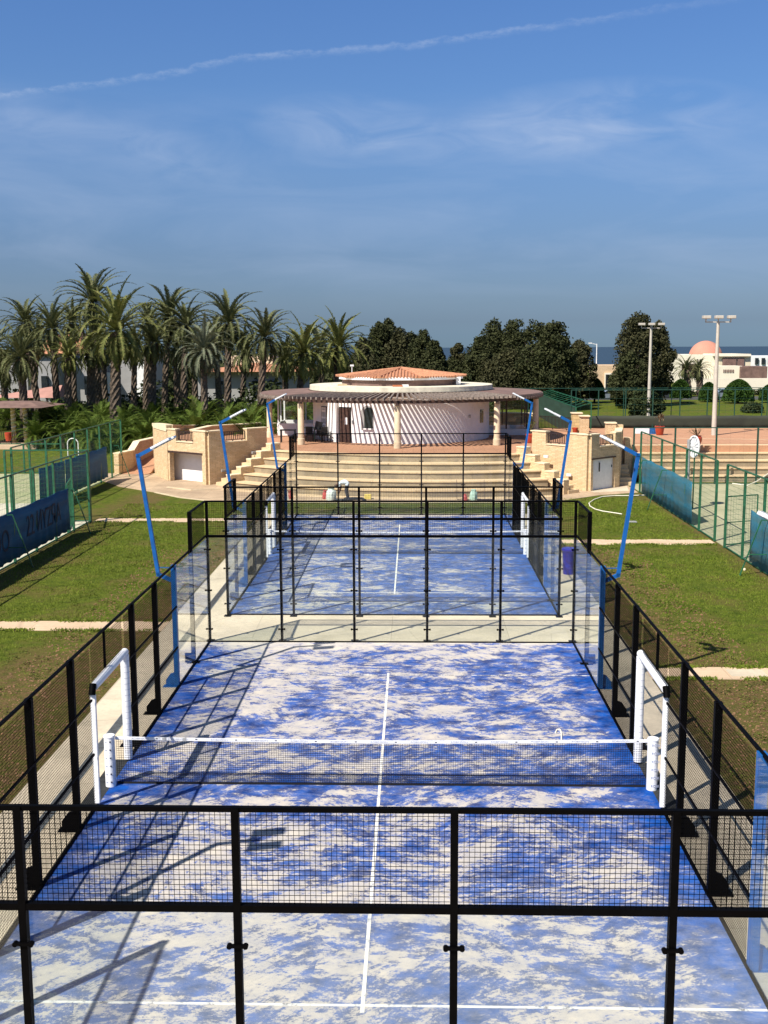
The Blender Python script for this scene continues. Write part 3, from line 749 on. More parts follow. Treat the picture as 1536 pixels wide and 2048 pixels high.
def block(nm, label, corner, stairtop, doorend, back, side):
    """brick block: stair face corner->stairtop, door face corner->doorend, flank doorend->back"""
    root = thing(nm, label, 'stone building')
    W_ = MB(); cap = MB(); zt = 3.12; th = .34
    def seg(a, bq, opening=None, door=None):
        d, L = edge_dir(a, bq); A = Vector(a); 
        def P(s): q = A+d*s; return (q.x, q.y)
        if opening:
            s0, s1 = opening
            W_.wall([P(0), P(s0)], th, -.1, zt); W_.wall([P(s1), P(L)], th, -.1, zt)
            z0_ = door[3] if door else -.1
            W_.wall([P(s0), P(s1)], th, z0_ if not door else 1.80, 2.42)
            cap.wall([P(-.05), P(s0+.03)], th+.07, zt, zt+.06); cap.wall([P(s1-.03), P(L+.05)], th+.07, zt, zt+.06)
            cap.wall([P(s0), P(s1)], th+.07, 2.42, 2.47)
            railing(root, P(s0+.03), P(s1-.03), 2.46, 3.02)
        if door:
            W_.wall([P(0), P(door[0])], th-.004, -.1, 1.80); W_.wall([P(door[1]), P(L)], th-.004, -.1, 1.80)
    return root, W_, cap, seg
# left block
cL, sL, dL, bL = (-11.45, 54.85), (-8.45, 57.85), (-14.1, 56.85), (-16.1, 61.8)
rootL, Wm, cap, seg = block('stone_block', 'left brick block below the terrace with a grey recess and two railings', cL, sL, dL, bL, -1)
def facewall(Wm, cap, a, bq, s0, s1, zb=-.1, th=.34, zt=3.12, zo=2.42, root=None):
    d, L = edge_dir(a, bq); A = Vector(a)
    def P(s): q = A+d*s; return (q.x, q.y)
    Wm.wall([P(0), P(s0)], th, zb, zt); Wm.wall([P(s1), P(L)], th, zb, zt); Wm.wall([P(s0), P(s1)], th-.006, zb, zo)
    cap.wall([P(-.10), P(s0+.02)], th+.08, zt, zt+.06); cap.wall([P(s1-.02), P(L+.10)], th+.08, zt, zt+.06); cap.wall([P(s0+.02), P(s1-.02)], th+.08, zo, zo+.05)
    railing(root, P(s0+.05), P(s1-.05), zo+.05, zt-.08)
facewall(Wm, cap, cL, sL, .9, 2.75, root=rootL)
facewall(Wm, cap, dL, cL, .75, 2.3, zb=1.84, root=rootL)
d, L = edge_dir(dL, cL)
def PL(s): return (dL[0]+d.x*s, dL[1]+d.y*s)
Wm.wall([PL(L-.32), PL(L)], .334, -.1, 1.84); Wm.wall([PL(0), PL(.14)], .334, -.1, 1.84)
flank = [(*dL, 3.35), (-14.9, 58.4, 3.30), (-15.6, 60.0, 3.22), (*bL, 3.1)]
Wm.wall(flank, .34, -.1, 3.3)
cap.wall([(x, y, z+.06) for x, y, z in flank], .42, 3.0, 3.3)
Wm.build('stone_wall', 'ledge', rootL); cap.build('cap_stone', 'cap', rootL)
nrm = Vector((-d.y, d.x));
if nrm.y < 0: nrm = -nrm
q0, q1 = Vector(PL(-.5))+nrm*.75, Vector(PL(L-.30))+nrm*.75
rc = MB(); rc.wall([tuple(q0), tuple(q1)], .04, -.05, 1.9); rc.build('recess_wall', 'stucco', rootL)
MB().wall([PL(.0), PL(L-.25)], .40, 1.75, 1.86).build('lintel', 'wood', rootL)
qa, qb = Vector(PL(L-1.0))+nrm*.72, Vector(PL(L-.36))+nrm*.72
MB().wall([tuple(qa), tuple(qb)], .03, .75, 1.52).build('window', 'wood', rootL)
qa, qb = Vector(PL(L-.95))+nrm*.700, Vector(PL(L-.40))+nrm*.700
MB().wall([tuple(qa), tuple(qb)], .01, .80, 1.47).build('window_pane', 'glassdark', rootL)
# right block
cR, sR, dR, bR = (10.35, 51.95), (7.62, 54.95), (12.25, 53.8), (13.0, 57.4)
rootR = thing('stone_block', 'right brick block below the terrace with a white door and two railings', 'stone building')
Wm = MB(); cap = MB()
facewall(Wm, cap, sR, cR, 1.05, 2.75, root=rootR)
facewall(Wm, cap, cR, dR, .75, 2.2, zb=1.80, root=rootR)
d, L = edge_dir(cR, dR)
def PR_(s): return (cR[0]+d.x*s, cR[1]+d.y*s)
Wm.wall([PR_(0), PR_(.20)], .334, -.1, 1.80); Wm.wall([PR_(L-.42), PR_(L)], .334, -.1, 1.80)
Wm.wall([(*dR, 3.12), (12.6, 55.4, 3.12), (*bR, 3.12)], .34, -.1, 3.1)
cap.wall([(*dR, 3.18), (12.6, 55.4, 3.18), (*bR, 3.18)], .42, 3.05, 3.18)
Wm.bb(12.1, 12.65, 56.6, 57.2, 2.0, 3.42); cap.bb(12.05, 12.7, 56.55, 57.25, 3.42, 3.49); Wm.bb(12.66, 13.1, 56.7, 57.1, 2., 3.35)
Wm.build('stone_wall', 'ledge', rootR); cap.build('cap_stone', 'cap', rootR)
nrm = Vector((-d.y, d.x))
q0, q1 = Vector(PR_(.18))+nrm*.02, Vector(PR_(L-.40))+nrm*.02
dm = MB(); dm.wall([tuple(q0), tuple(q1)], .06, .0, 1.80); door = dm.build('door', 'white', rootR)
MB().wall([PR_(.02), PR_(L-.38)], .42, 1.745, 1.83).build('lintel', 'wood', rootR)
qa, qb = Vector(PR_(.85))-nrm*.012, Vector(PR_(1.18))-nrm*.012
MB().wall([tuple(qa), tuple(qb)], .02, .95, 1.58).build('window_surround', 'stucco', door)
qa, qb = Vector(PR_(.90))-nrm*.03, Vector(PR_(1.0))-nrm*.03
MB().wall([tuple(qa), tuple(qb)], .03, 1.02, 1.53).build('window_slit', 'dark', door)
qa, qb = Vector(PR_(L-.56))-nrm*.014, Vector(PR_(L-.50))-nrm*.014
MB().wall([tuple(qa), tuple(qb)], .03, 1.18, 1.32).build('handle', 'dark', door)

# stairs beside the blocks, with stepped pedestals between stairs and seats
def stairs(label, foot, top, wdir, width, nm='stone_stairs'):
    root = thing(nm, label, 'stairs'); d, L = edge_dir(foot, top); n = 10; mb = MB(); w = Vector(wdir).normalized()
    for i in range(n):
        s0 = L*i/n; z = .2*(i+1)-.0; a = Vector(foot)+d*s0+w*width/2; bq = Vector(foot)+d*L+w*width/2
        s1 = L*(i+1)/n+.02
        bq = Vector(foot)+d*s1+w*width/2
        mb.wall([tuple(a), tuple(bq)], width, -.08, z-.003)
    mb.build('steps', 'tread', root)
    return root
def pedestals(label, pts, nm='stepped_parapet'):
    root = thing(nm, label, 'parapet'); Wm = MB(); cap = MB()
    for (a, bq, z) in pts:
        Wm.wall([a, bq], .42, -.08, z); cap.wall([a, bq], .48, z, z+.06)
    Wm.build('stone_wall', 'ledge', root); cap.build('cap_stone', 'cap', root)
    return root
stairs('narrow cream stone stairs climbing beside the left brick block', (-10.95, 54.55), (-8.3, 57.25), (.72, -.69), 1.15)
stairs('narrow cream stone stairs climbing beside the right brick block', (9.75, 51.2), (7.05, 54.2), (-.75, -.66), .9)
pe = []
a0 = Vector((-9.95, 53.05)); a1 = Vector((-7.4, 55.75)); dd_ = (a1-a0)/5
for k in range(5):
    p = a0+dd_*k; q = a0+dd_*(k+1); pe.append((tuple(p), tuple(q), .75+.4*k))
pedestals('stepped brick parapet between the seating steps and the left stairs', pe)
pe = []
a0 = Vector((8.95, 50.55)); a1 = Vector((6.6, 53.2)); dd_ = (a1-a0)/5
for k in range(5):
    p = a0+dd_*k; q = a0+dd_*(k+1); pe.append((tuple(p), tuple(q), .75+.4*k))
pedestals('stepped brick parapet between the seating steps and the right stairs', pe)
for k, (p, nm_) in enumerate(((at(508, 905, 56.2), 'upper'), (at(447, 941, 55.4), 'lower'))):
    tag(MB().box(p, (.30, .10, .14), R(44)).build('wall_lamp', 'grey', bevel=.01), nm_+' small grey lamp on the left stair wall', 'wall lamp')
for p, nm_ in ((at(1092, 913, 53.35), 'upper'), (at(1138, 950, 52.55), 'lower')):
    tag(MB().box(p, (.30, .10, .14), R(132)).build('wall_lamp', 'plasticw', bevel=.01), nm_+' small white lamp on the right stair wall', 'wall lamp')

# garden walls around the terrace
def gwall(label, pts, z0, mat='stonewall', th=.35, nm='garden_wall', capw=.44):
    root = thing(nm, label, 'wall'); MB().wall(pts, th, z0, 0).build('stone_wall', mat, root)
    MB().wall([(x, y, z+.07) for x, y, z in pts], capw, min(p[2] for p in pts)-.0, 0).build('cap_stone', 'cap', root) if len({p[2] for p in pts}) == 1 else \
        capped(root, pts, capw)
    return root
def capped(root, pts, w):
    mb = MB()
    for a, bq in zip(pts[:-1], pts[1:]): mb.bar((a[0], a[1], a[2]+.035), (bq[0], bq[1], bq[2]+.035), w, .07)
    mb.build('cap_stone', 'cap', root)
pts = [at(u, v, Y) for u, v, Y in ((385, 861, 62), (420, 853, 65), (470, 850, 67.5), (520, 847, 69), (575, 848, 70))]
gwall('curved cream-capped inner wall left of the clubhouse terrace', [(p.x, p.y, p.z) for p in pts], .5, 'ledge')
pts = [at(u, v, Y) for u, v, Y in ((340, 851, 66), (380, 852, 69), (425, 849, 73), (490, 845, 76))]
gwall('outer curved wall behind the left brick block', [(p.x, p.y, p.z) for p in pts], .4, 'ledge')
pts = [at(u, v, Y) for u, v, Y in ((232, 908, 60.2), (262, 902, 62), (273, 884, 63.6), (318, 874, 66.5))]
gwall('low curved brick wall on the far side of the left ramp', [(p.x, p.y, p.z) for p in pts], -.1, 'ledge')
gwall('yellow stone wall along the terrace right of the clubhouse', [(4.0, 72.2, 3.12), (7.5, 72.0, 3.12), (9.4, 71.0, 3.12)], 1.5)
rw = thing('garden_wall', 'stone pillars and dark railing at the right end of the yellow terrace wall', 'wall')
_a, _b, _c, _d = at(1161, 850, 66.6).x, at(1178, 850, 66.6).x, at(1144, 850, 68).x, at(1163, 850, 68).x
MB().bb(_a, _b, 66.6, 67.2, 1.9, 3.20).build('stone_pillar', 'ledge', rw); MB().bb(_a-.06, _b+.06, 66.5, 67.3, 3.20, 3.27).build('cap_stone', 'cap', rw)
MB().bb(_c, _d, 67.9, 68.6, 1.9, 3.32).build('stone_pillar', 'stonewall', rw); MB().bb(_c-.06, _d+.06, 67.85, 68.65, 3.32, 3.39).build('cap_stone', 'cap', rw)
railing(rw, (9.4, 71.0), (_c, 68.4), 2.1, 3.0)
# ramp on the left
rp = MB(); rp.add([(-18.5, 60.5, .02), (-16.2, 60.0, .02), (-15.9, 69, 1.35), (-18.0, 69, 1.35), (-18.5, 60.5, -.2), (-16.2, 60.0, -.2), (-15.9, 69, -.2), (-18.0, 69, -.2)],
   [(0, 1, 2, 3), (4, 7, 6, 5), (0, 4, 5, 1), (1, 5, 6, 2), (2, 6, 7, 3), (3, 7, 4, 0)])
struct('ramp', rp, 'redtile')

# right (tennis) amphitheatre
rs = thing('amphitheatre_steps', 'straight stone steps below the red brick terrace behind the green court fence', 'steps')
for k in range(5):
    y1 = 58.05-.52*k; z = TZ-.4*k
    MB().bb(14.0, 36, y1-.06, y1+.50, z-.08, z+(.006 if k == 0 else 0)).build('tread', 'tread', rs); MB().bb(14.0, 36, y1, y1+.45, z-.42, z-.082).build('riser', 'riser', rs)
struct('line_marking', MB().bar((17.5, 63.2, TZ+.002), (32, 60.4, TZ+.002), .08, .012), 'kerb')
sw = thing('garden_wall', 'brown stone side wall with shadowed stairs behind the right brick block', 'wall')
mb = MB(); mb.wall([(13.35, 57.8), (13.75, 57.8)], 1., -.1, 2.5); mb.wall([(13.0, 57.9), (13.9, 57.7)], .3, -.1, 1.99); mb.build('stone_wall', 'ledge', sw)
mb = MB()
for i in range(5): mb.bb(12.55, 13.3, 54.4+.4*i, 56.6, .2*i-.02, .2*(i+1))
mb.build('steps', 'tread', sw)

# ================================================================== CLUBHOUSE
CC = (-.22, 65.1)
ch = thing('clubhouse', 'round white clubhouse with timber pergola and orange tiled roof above the steps', 'building')
def cpt(a, r, z): return (CC[0]+r*math.cos(R(a)), CC[1]+r*math.sin(R(a)), z)
wallm = MB().arc(CC, 5.55, 5.9, 0, 360, TZ, 5.28, 96); wall_o = wallm.build('wall', 'stucco', ch)
MB().arc(CC, 5.0, 6.10, 0, 360, 5.28, 5.50, 96).build('roof_slab', 'slab', ch)
MB().arc(CC, .1, 5.0, 0, 360, 5.30, 5.50, 60).build('roof_deck', 'slab', ch)
MB().arc(CC, 5.88, 6.12, 0, 360, 5.20, 5.275, 96).build('cornice', 'slab', ch)
MB().arc(CC, 3.5, 3.95, 0, 360, 5.50, 5.88, 72).build('clerestory', 'panelroof', ch)
MB().arc(CC, 3.5, 4.15, 0, 360, 5.88, 6.07, 72).build('white_band', 'stucco', ch)
# tiled roof: ten facets of half-round tiles
rf = MB(); NS = 10; RE = 4.30; ze, za = 6.06, 6.54
rf.lathe((CC[0], CC[1], 0), [(RE, ze-.05), (RE, ze), (.02, za)], NS)
tl = MB(); hw = RE*math.sin(PI/NS); ap_ = RE*math.cos(PI/NS)
for k in range(NS):
    a = 2*PI*(k+.5)/NS; dx, dy = math.cos(a), math.sin(a); tx, ty = -dy, dx
    n = int(hw/.105)
    for i in range(-n, n+1):
        o = i*.21
        if abs(o) > hw-.03: continue
        fr = abs(o)/hw
        r1 = ap_*fr; p1 = (CC[0]+dx*(ap_*1.02)+tx*o, CC[1]+dy*(ap_*1.02)+ty*o, ze+.02); zz = za-(za-ze)*fr
        p2 = (CC[0]+dx*r1+tx*o, CC[1]+dy*r1+ty*o, zz+.02)
        if (Vector(p1)-Vector(p2)).length > .1: tl.cyl(p1, p2, .062, n=8)
    h0 = (CC[0]+RE*1.02*math.cos(2*PI*k/NS), CC[1]+RE*1.02*math.sin(2*PI*k/NS), ze+.03)
    tl.cyl(h0, (CC[0], CC[1], za+.05), .075, n=8)
roof = rf.build('tiled_roof', 'tile', ch); tl.build('roof_tiles', 'tile', roof)
MB().box(cpt(-28, 4.25, 5.78), (.28, .28, .50)).build('roof_post', 'stucco', ch)
MB().box(cpt(-86, 4.6, 5.57), (.42, .3, .12)).build('roof_box', 'white', ch); MB().box(cpt(-92, 4.65, 5.56), (.62, .3, .10)).build('roof_box', 'terra', ch)
MB().arc(CC, 4.2, 4.9, -158, -146, 5.505, 5.60, 6).build('roof_kerb', 'cap', ch)
# pergola
rb = MB()
for i in range(-40, 41):
    a = -91+i*2.4
    if a < -140 or a > -40: continue
    rb.bar(cpt(a, 6.12, 5.10), cpt(a, 9.42, 4.93), .095, .16)
rb.build('rafters', 'rafter', ch)
MB().arc(CC, 8.72, 8.92, 0, 360, 4.66, 4.84, 90).build('ring_beam', 'wood', ch)
MB().arc(CC, 6.13, 6.2, 0, 360, 4.95, 5.19, 90).build('wall_plate', 'wood', ch)
def cone_panel(a0, a1, r0, r1, z0, z1, th, n=24):
    mb = MB(); vs = []
    for i in range(n+1):
        a = a0+(a1-a0)*i/n
        for r, z in ((r0, z0), (r1, z1), (r1, z1+th), (r0, z0+th)): vs.append(cpt(a, r, z))
    fs = [(4*i+j, 4*i+(j+1) % 4, 4*i+4+(j+1) % 4, 4*i+4+j) for i in range(n) for j in range(4)]+[(0, 3, 2, 1), (4*n, 4*n+1, 4*n+2, 4*n+3)]
    return mb.add(vs, fs)
cone_panel(-141, -266, 6.1, 9.35, 5.10, 4.95, .07, 40).build('roof_panel', 'panelroof', ch)
cone_panel(-39, 86, 6.1, 9.35, 5.10, 4.95, .07, 40).build('roof_panel', 'panelroof', ch)
MB().arc(CC, 9.3, 9.42, -141, -266, 4.80, 4.98, 40).build('fascia', 'rafter', ch)
MB().arc(CC, 9.3, 9.42, -39, 86, 4.80, 4.98, 40).build('fascia', 'rafter', ch)
rb = MB()
for i in range(30):
    a = -40+i*2.2; rb.bar(cpt(a, 8.0, 4.86), cpt(a, 9.46, 4.80), .06, .14)
    a = -140-i*2.2; rb.bar(cpt(a, 8.0, 4.86), cpt(a, 9.46, 4.80), .06, .14)
rb.build('rafter_ends', 'rafter', ch)
for (x, y) in ((-.33, 56.3), (-6.35, 58.9), (5.72, 58.3), (-9.0, 64.4), (8.72, 64.3)):
    c = MB().lathe((x, y, 0), [(.235, TZ), (.235, TZ+.38), (.20, TZ+.40), (.185, 4.5), (.17, 4.56), (.17, 4.66)], 24)
    col = c.build('column', 'column', ch, smooth=True)
    MB().bb(x-.12, x+.12, y-.55, y+.55, 4.56, 4.66).build('bracket', 'wood', col)
# door, windows, notice board (set on the drum)
def on_drum(a, r, w, z0, z1, th, mat, name, parent=ch):
    c = cpt(a, r, (z0+z1)/2)
    return MB().box(c, (th, w, z1-z0), R(a)).build(name, mat, parent)
aD = math.degrees(math.atan2(60.35-CC[1], -3.71-CC[0]))
on_drum(aD-.2, 5.80, 1.05, TZ, 4.24, .20, 'dark', 'door_recess')
dr_ = on_drum(aD, 5.875, .80, TZ+.02, 4.17, .09, 'wood', 'door')
on_drum(aD+1.2, 5.935, .20, 3.15, 3.58, .012, 'paper', 'notice', dr_)
on_drum(aD+6.3, 5.93, .13, 3.2, 3.42, .06, 'grey', 'bell_box')
on_drum(aD-6.3, 5.95, .34, TZ, 5.0, .30, 'stucco', 'pier')
aW = math.degrees(math.atan2(59.5-CC[1], -2.19-CC[0]))
def arched(a, r, w, z0, z1, th, mat, name, parent=ch, n=14):
    pts = [(-w/2, z0), (w/2, z0)]+[(w/2*math.cos(PI*i/n), z1-w/2+w/2*math.sin(PI*i/n)) for i in range(n+1)]
    c = Vector(cpt(a, r, 0)); u = Vector((-math.sin(R(a)), math.cos(R(a)), 0)); nn = Vector((math.cos(R(a)), math.sin(R(a)), 0))
    vs = [c+u*x+Vector((0, 0, z))-nn*th/2 for x, z in pts]+[c+u*x+Vector((0, 0, z))+nn*th/2 for x, z in pts]; k = len(pts)
    return MB().add(vs, [tuple(range(k))[::-1], tuple(range(k, 2*k))]+[(i, (i+1) % k, k+(i+1) % k, k+i) for i in range(k)]).build(name, mat, parent)
ws = arched(aW-.9, 5.885, .84, 2.86, 4.36, .06, 'stuccog', 'window_surround')
arched(aW, 5.925, .56, 2.95, 4.26, .03, 'glassdark', 'window', ws)
on_drum(aW, 5.96, .66, 2.88, 2.95, .14, 'stucco', 'sill', ws)
aR = math.degrees(math.atan2(62.35-CC[1], 4.98-CC[0]))
w2 = on_drum(aR, 5.90, .62, 3.02, 4.04, .06, 'white', 'window_frame')
for s in (-1, 1): on_drum(aR+s*1.4, 5.94, .22, 3.10, 3.96, .02, 'glassdark', 'window_pane', w2)
on_drum(-42, 5.93, .16, 3.5, 3.68, .06, 'grey', 'meter_box')
aN = math.degrees(math.atan2(61.9-CC[1], -4.98-CC[0]))
nb = on_drum(aN, 5.93, .66, 2.57, 4.20, .05, 'wood', 'notice_board')
on_drum(aN, 5.957, .56, 2.62, 4.15, .012, 'paper', 'board_sheet', nb)
tb = MB()
for k in range(3):
    for j in range(3): tb.box(cpt(aN-1.75+1.75*k, 5.968, 2.86+.42*j), (.012, .12, .30), R(aN))
tb.box(cpt(aN, 5.968, 4.03), (.012, .34, .07), R(aN)); tb.build('printed_panels', 'lampg', nb)
# glazed side rooms
for s, x0, x1, zs, nm_ in ((-1, -8.65, -5.3, 2.82, 'left'), (1, 5.3, 8.35, 2.42, 'right')):
    fm = 'white' if s < 0 else 'wood'
    for Y in (66.0, 69.6):
        f = MB(); f.bb(x0, x1, Y-.07, Y+.07, TZ, zs); f.build('low_wall', 'stucco', ch)
        f = MB(); f.bb(x0, x1, Y-.06, Y+.06, 4.50, 4.66)
        for x in (x0+.04, (x0+x1)/2+.1*s, x1-.04): f.bb(x-.05, x+.05, Y-.05, Y+.05, zs, 4.50)
        f.build('window_frame', fm, ch)
        MB().bb(x0+.1, x1-.1, Y-.005, Y+.005, zs, 4.5).build('glass_pane', 'glass', ch)
    X = x0 if s < 0 else x1
    f = MB(); f.bb(X-.06, X+.06, 66.08, 69.52, TZ, zs); f.build('low_wall', 'stucco', ch)
    f = MB(); f.bb(X-.05, X+.05, 66.08, 69.52, 4.52, 4.66)
    for y in (67.8,): f.bb(X-.05, X+.05, y-.05, y+.05, zs, 4.52)
    f.build('window_frame', fm, ch)
MB().cyl(at(704, 758, 66), at(704, 731, 66), .03, n=8).build('antenna_mast', 'white', ch); MB().box(at(704, 731, 66), (.25, .1, .12)).build('antenna', 'white', ch)

# things on the terrace
def chair(root, x, y, z, rz):
    def L(px, py, pz): c, s = math.cos(rz), math.sin(rz); return (x+px*c-py*s, y+px*s+py*c, z+pz)
    mb = MB(); mb.box(L(0, 0, .44), (.48, .46, .06), rz); mb.box(L(0, .22, .70), (.46, .05, .50), rz)
    for px in (-.21, .21): mb.box(L(px, 0, .62), (.05, .42, .04), rz)
    mb.build('seat', 'dark', root)
    for px in (-.2, .2):
        for py in (-.19, .19): MB().box(L(px, py, .205), (.05, .05, .41), rz).build('leg', 'dark', root)
for k, (x, y, rz, dz, lb) in enumerate(((-6.0, 61.0, .3, 0, 'black outdoor chair nearest the column left of the notice board'), (-5.4, 60.9, -.2, 0, 'black outdoor chair in the middle of the row under the notice board'), (-4.95, 60.75, .5, 0, 'black outdoor chair closest to the clubhouse door'), (-5.6, 60.95, .1, .34, 'black outdoor chair stacked tilted on top of the other chairs'))):
    o = thing('outdoor_chair', lb, 'chair', (x, y, TZ+dz), rz, 'black chairs beside the clubhouse door'); chair(o, 0, 0, 0, 0)
    if dz: o.rotation_euler = (0, .25, rz)
tbl = thing('side_table', 'small dark table left of the leftmost front column', 'table', (-7.35, 60.6, TZ))
MB().box((0, 0, .78), (1.0, .55, .06)).build('table_top', 'dark', tbl)
for px in (-.44, .44):
    for py in (-.22, .22): MB().box((px, py, .375), (.07, .07, .75)).build('leg', 'dark', tbl)
gt = thing('plastic_table', 'pale green plastic table behind the black chairs', 'table', (-6.2, 62.3, TZ))
MB().box((0, 0, .80), (.9, .5, .05)).build('table_top', 'greenplastic', gt)
for px in (-.38, .38): MB().box((px, 0, .39), (.06, .4, .78)).build('leg', 'greenplastic', gt)

def plant_blades(root, c, n, L, mat, spread=.8, w=.035, name='leaves', seed=1):
    rg = np.random.default_rng(seed); V = []; F = []
    for i in range(n):
        a = rg.uniform(0, 2*PI); e = rg.uniform(.5, 1.4); l = L*rg.uniform(.6, 1.1); d = np.array([math.cos(a)*math.cos(e), math.sin(a)*math.cos(e), math.sin(e)])*1.
        sd_ = np.array([-math.sin(a), math.cos(a), 0])*w; p0 = np.array(c)+rg.normal(0, .03, 3)*spread; p1 = p0+d*l*.6; p2 = p1+(d+np.array([0, 0, -.9]))*l*.45
        k = len(V); V += [p0-sd_*.6, p0+sd_*.6, p1+sd_, p1-sd_, p2+sd_*.1, p2-sd_*.1]; F += [(k, k+1, k+2, k+3), (k+3, k+2, k+4, k+5)]
    return raw(name, V, F, mat, root)
def pot(label, loc, s, kind, mat='pot', seed=1, urn=False):
    root = thing('plant_pot', label, 'plant pot', loc, 0, 'red clay plant pots on the terrace')
    pr = [(.16, 0), (.20, .06), (.30, .34), (.31, .52), (.25, .60), (.29, .66), (.27, .66), (.22, .6)] if urn else [(.20, 0), (.24, .05), (.31, .50), (.34, .52), (.34, .60), (.29, .60), (.27, .52)]
    MB().lathe((0, 0, 0), [(r*s, z*s) for r, z in pr], 24, True).build('pot', mat, root, smooth=True)
    if kind == 'dry':
        mb = MB(); rg = random.Random(seed)
        def br(p, d, l, r, n):
            q = p+d*l; mb.cyl(p, q, r, r*.7, 6)
            if n:
                for k in range(3): br(q, (d+Vector((rg.uniform(-.7, .7), rg.uniform(-.7, .7), rg.uniform(0, .4)))).normalized(), l*.62, r*.65, n-1)
        br(Vector((0, 0, .5*s)), Vector((.1, 0, 1)).normalized(), .34, .02, 3); mb.build('stem', 'deadfrond', root)
        plant_blades(root, (0, 0, .5*s+.7), 60, .25, 'weed', 6., .02, seed=seed)
    elif kind == 'palm': plant_blades(root, (0, 0, .6*s), 26, .9, 'deadfrond', 1., .03, seed=seed)
    elif kind == 'leafy': plant_blades(root, (0, 0, .55*s), 60, .8, 'bush', 2., .05, seed=seed)
    elif kind == 'spike':
        MB().cyl((0, 0, .5*s), (0.02, 0, .5*s+.7), .035, .02, 8).build('stem', 'bark', root); plant_blades(root, (0, 0, .5*s+.6), 40, .5, 'deadfrond', 3., .03, seed=seed)
def onz(u, v, z):
    d = rr*((u-768)/FPX)+uu*(-(v-1024)/FPX)+f_; tt = (z-CAM.z)/d.z; return CAM+d*tt
p = onz(541, 871, TZ); pot('small terracotta pot with a dry shrub beside the far left column', (p.x, p.y, TZ), .85, 'dry', 'terra', 3)
p = onz(1062, 887, TZ); pot('red pot with a spindly dry plant at the right corner of the clubhouse terrace', (p.x, p.y+.4, TZ), .95, 'dry', 'pot', 4)
p = onz(1150, 866, TZ); pot('small red bowl pot by the stone pillar above the right brick block', (p.x, p.y, TZ), .62, 'none', 'pot', 5)
p = onz(1319, 870, TZ); pot('tall red pot with a spiky stem in front of the olive screen', (p.x, p.y, TZ), 1.0, 'spike', 'pot', 6)
p = onz(1393, 893, TZ); pot('red urn with a drooping dry palm on the right terrace edge', (p.x, p.y, TZ), 1.0, 'palm', 'pot', 7, True)
p = at(352, 848, 66); 
sgn_ = thing('advertising_board', 'low white and blue board lying at the foot of the olive screen', 'board', tuple(onz(1292, 868, TZ)))
MB().box((-.3, 0, .24), (1.0, .08, .42)).build('white_panel', 'plasticw', sgn_); MB().box((.68, 0, .22), (.9, .08, .44)).build('blue_panel', 'blueboard', sgn_)

# ================================================================== GREEN FENCES
def gfence(label, pts, H, mat='greensteel', step=2.45, screens=(), braces=(), bdir=1, scr='screenL', wires=True, hz=.20, grp=None, z0=0., t_=.006, vs_=.16, pw=.045, name='court_fence'):
    """posts along a straight line pts[0]->pts[1]"""
    root = thing(name, label, 'fence', (0, 0, 0), group=grp)
    a, bq = Vector(pts[0]), Vector(pts[1]); d = bq-a; L = d.length; d /= L; nn = Vector((-d.y, d.x)); n = max(1, round(L/step))
    me = MB().bb(-pw, pw, -pw, pw, 0, H).mesh('post', mat)
    ang = math.atan2(d.y, d.x)
    for i in range(n+1):
        p = a+d*(L*i/n); child(me, 'post', root, (p.x, p.y, z0), ang)
    MB().bar((*a, z0+H), (*bq, z0+H), .055).build('top_rail', mat, root)
    MB().bar((*a, z0+.06), (*bq, z0+.06), .04).build('bottom_rail', mat, root)
    if wires:
        for i in range(n):
            p = a+d*(L*(i)/n); q = a+d*(L*(i+1)/n); mb = MB(); k = int(H/hz)
            for j in range(1, k): z = z0+j*hz; mb.bar((*p, z), (*q, z), t_)
            m_ = int(L/n/vs_)
            for j in range(1, m_):
                s = p+(q-p)*(j/m_); mb.bar((*s, z0+.06), (*s, z0+H), t_*.55)
            mb.build('mesh_panel', mat, root)
    for s0, s1, zb, zt in screens:
        p = a+d*s0+nn*.05*bdir; q = a+d*s1+nn*.05*bdir; N = max(4, int((s1-s0)/.25)); V = []; F = []
        rg = random.Random(int(s0*10))
        for i in range(N+1):
            s = p+(q-p)*(i/N); k = .035*math.sin(i*1.9+rg.random())
            sag = .05*math.sin(PI*((i*.25) % 2.45)/2.45)
            for j, z in enumerate((zb+.03*math.sin(i*1.7), zb+(zt-zb)*.35, zb+(zt-zb)*.7, zt-sag)):
                w = nn*k*(1, .6, -.5, .1)[j]; V.append((s.x+w.x, s.y+w.y, z0+z))
        for i in range(N):
            for j in range(3): F.append((i*4+j, i*4+4+j, i*4+5+j, i*4+1+j))
        o = raw('windscreen', V, F, scr, root, True); sm = o.modifiers.new('solid', 'SOLIDIFY'); sm.thickness = .006
    for s in braces:
        p = a+d*s; o = p+nn*.95*bdir
        mb = MB(); mb.bar((*p, z0+1.95), (*(p+nn*.28*bdir), z0+1.98), .035); mb.bar((*(p+nn*.28*bdir), z0+1.98), (*o, z0), .04); mb.bar((*p, z0+.75), (*(p+nn*.68*bdir), z0+.75), .03)
        mb.build('brace', mat, root)
    return root
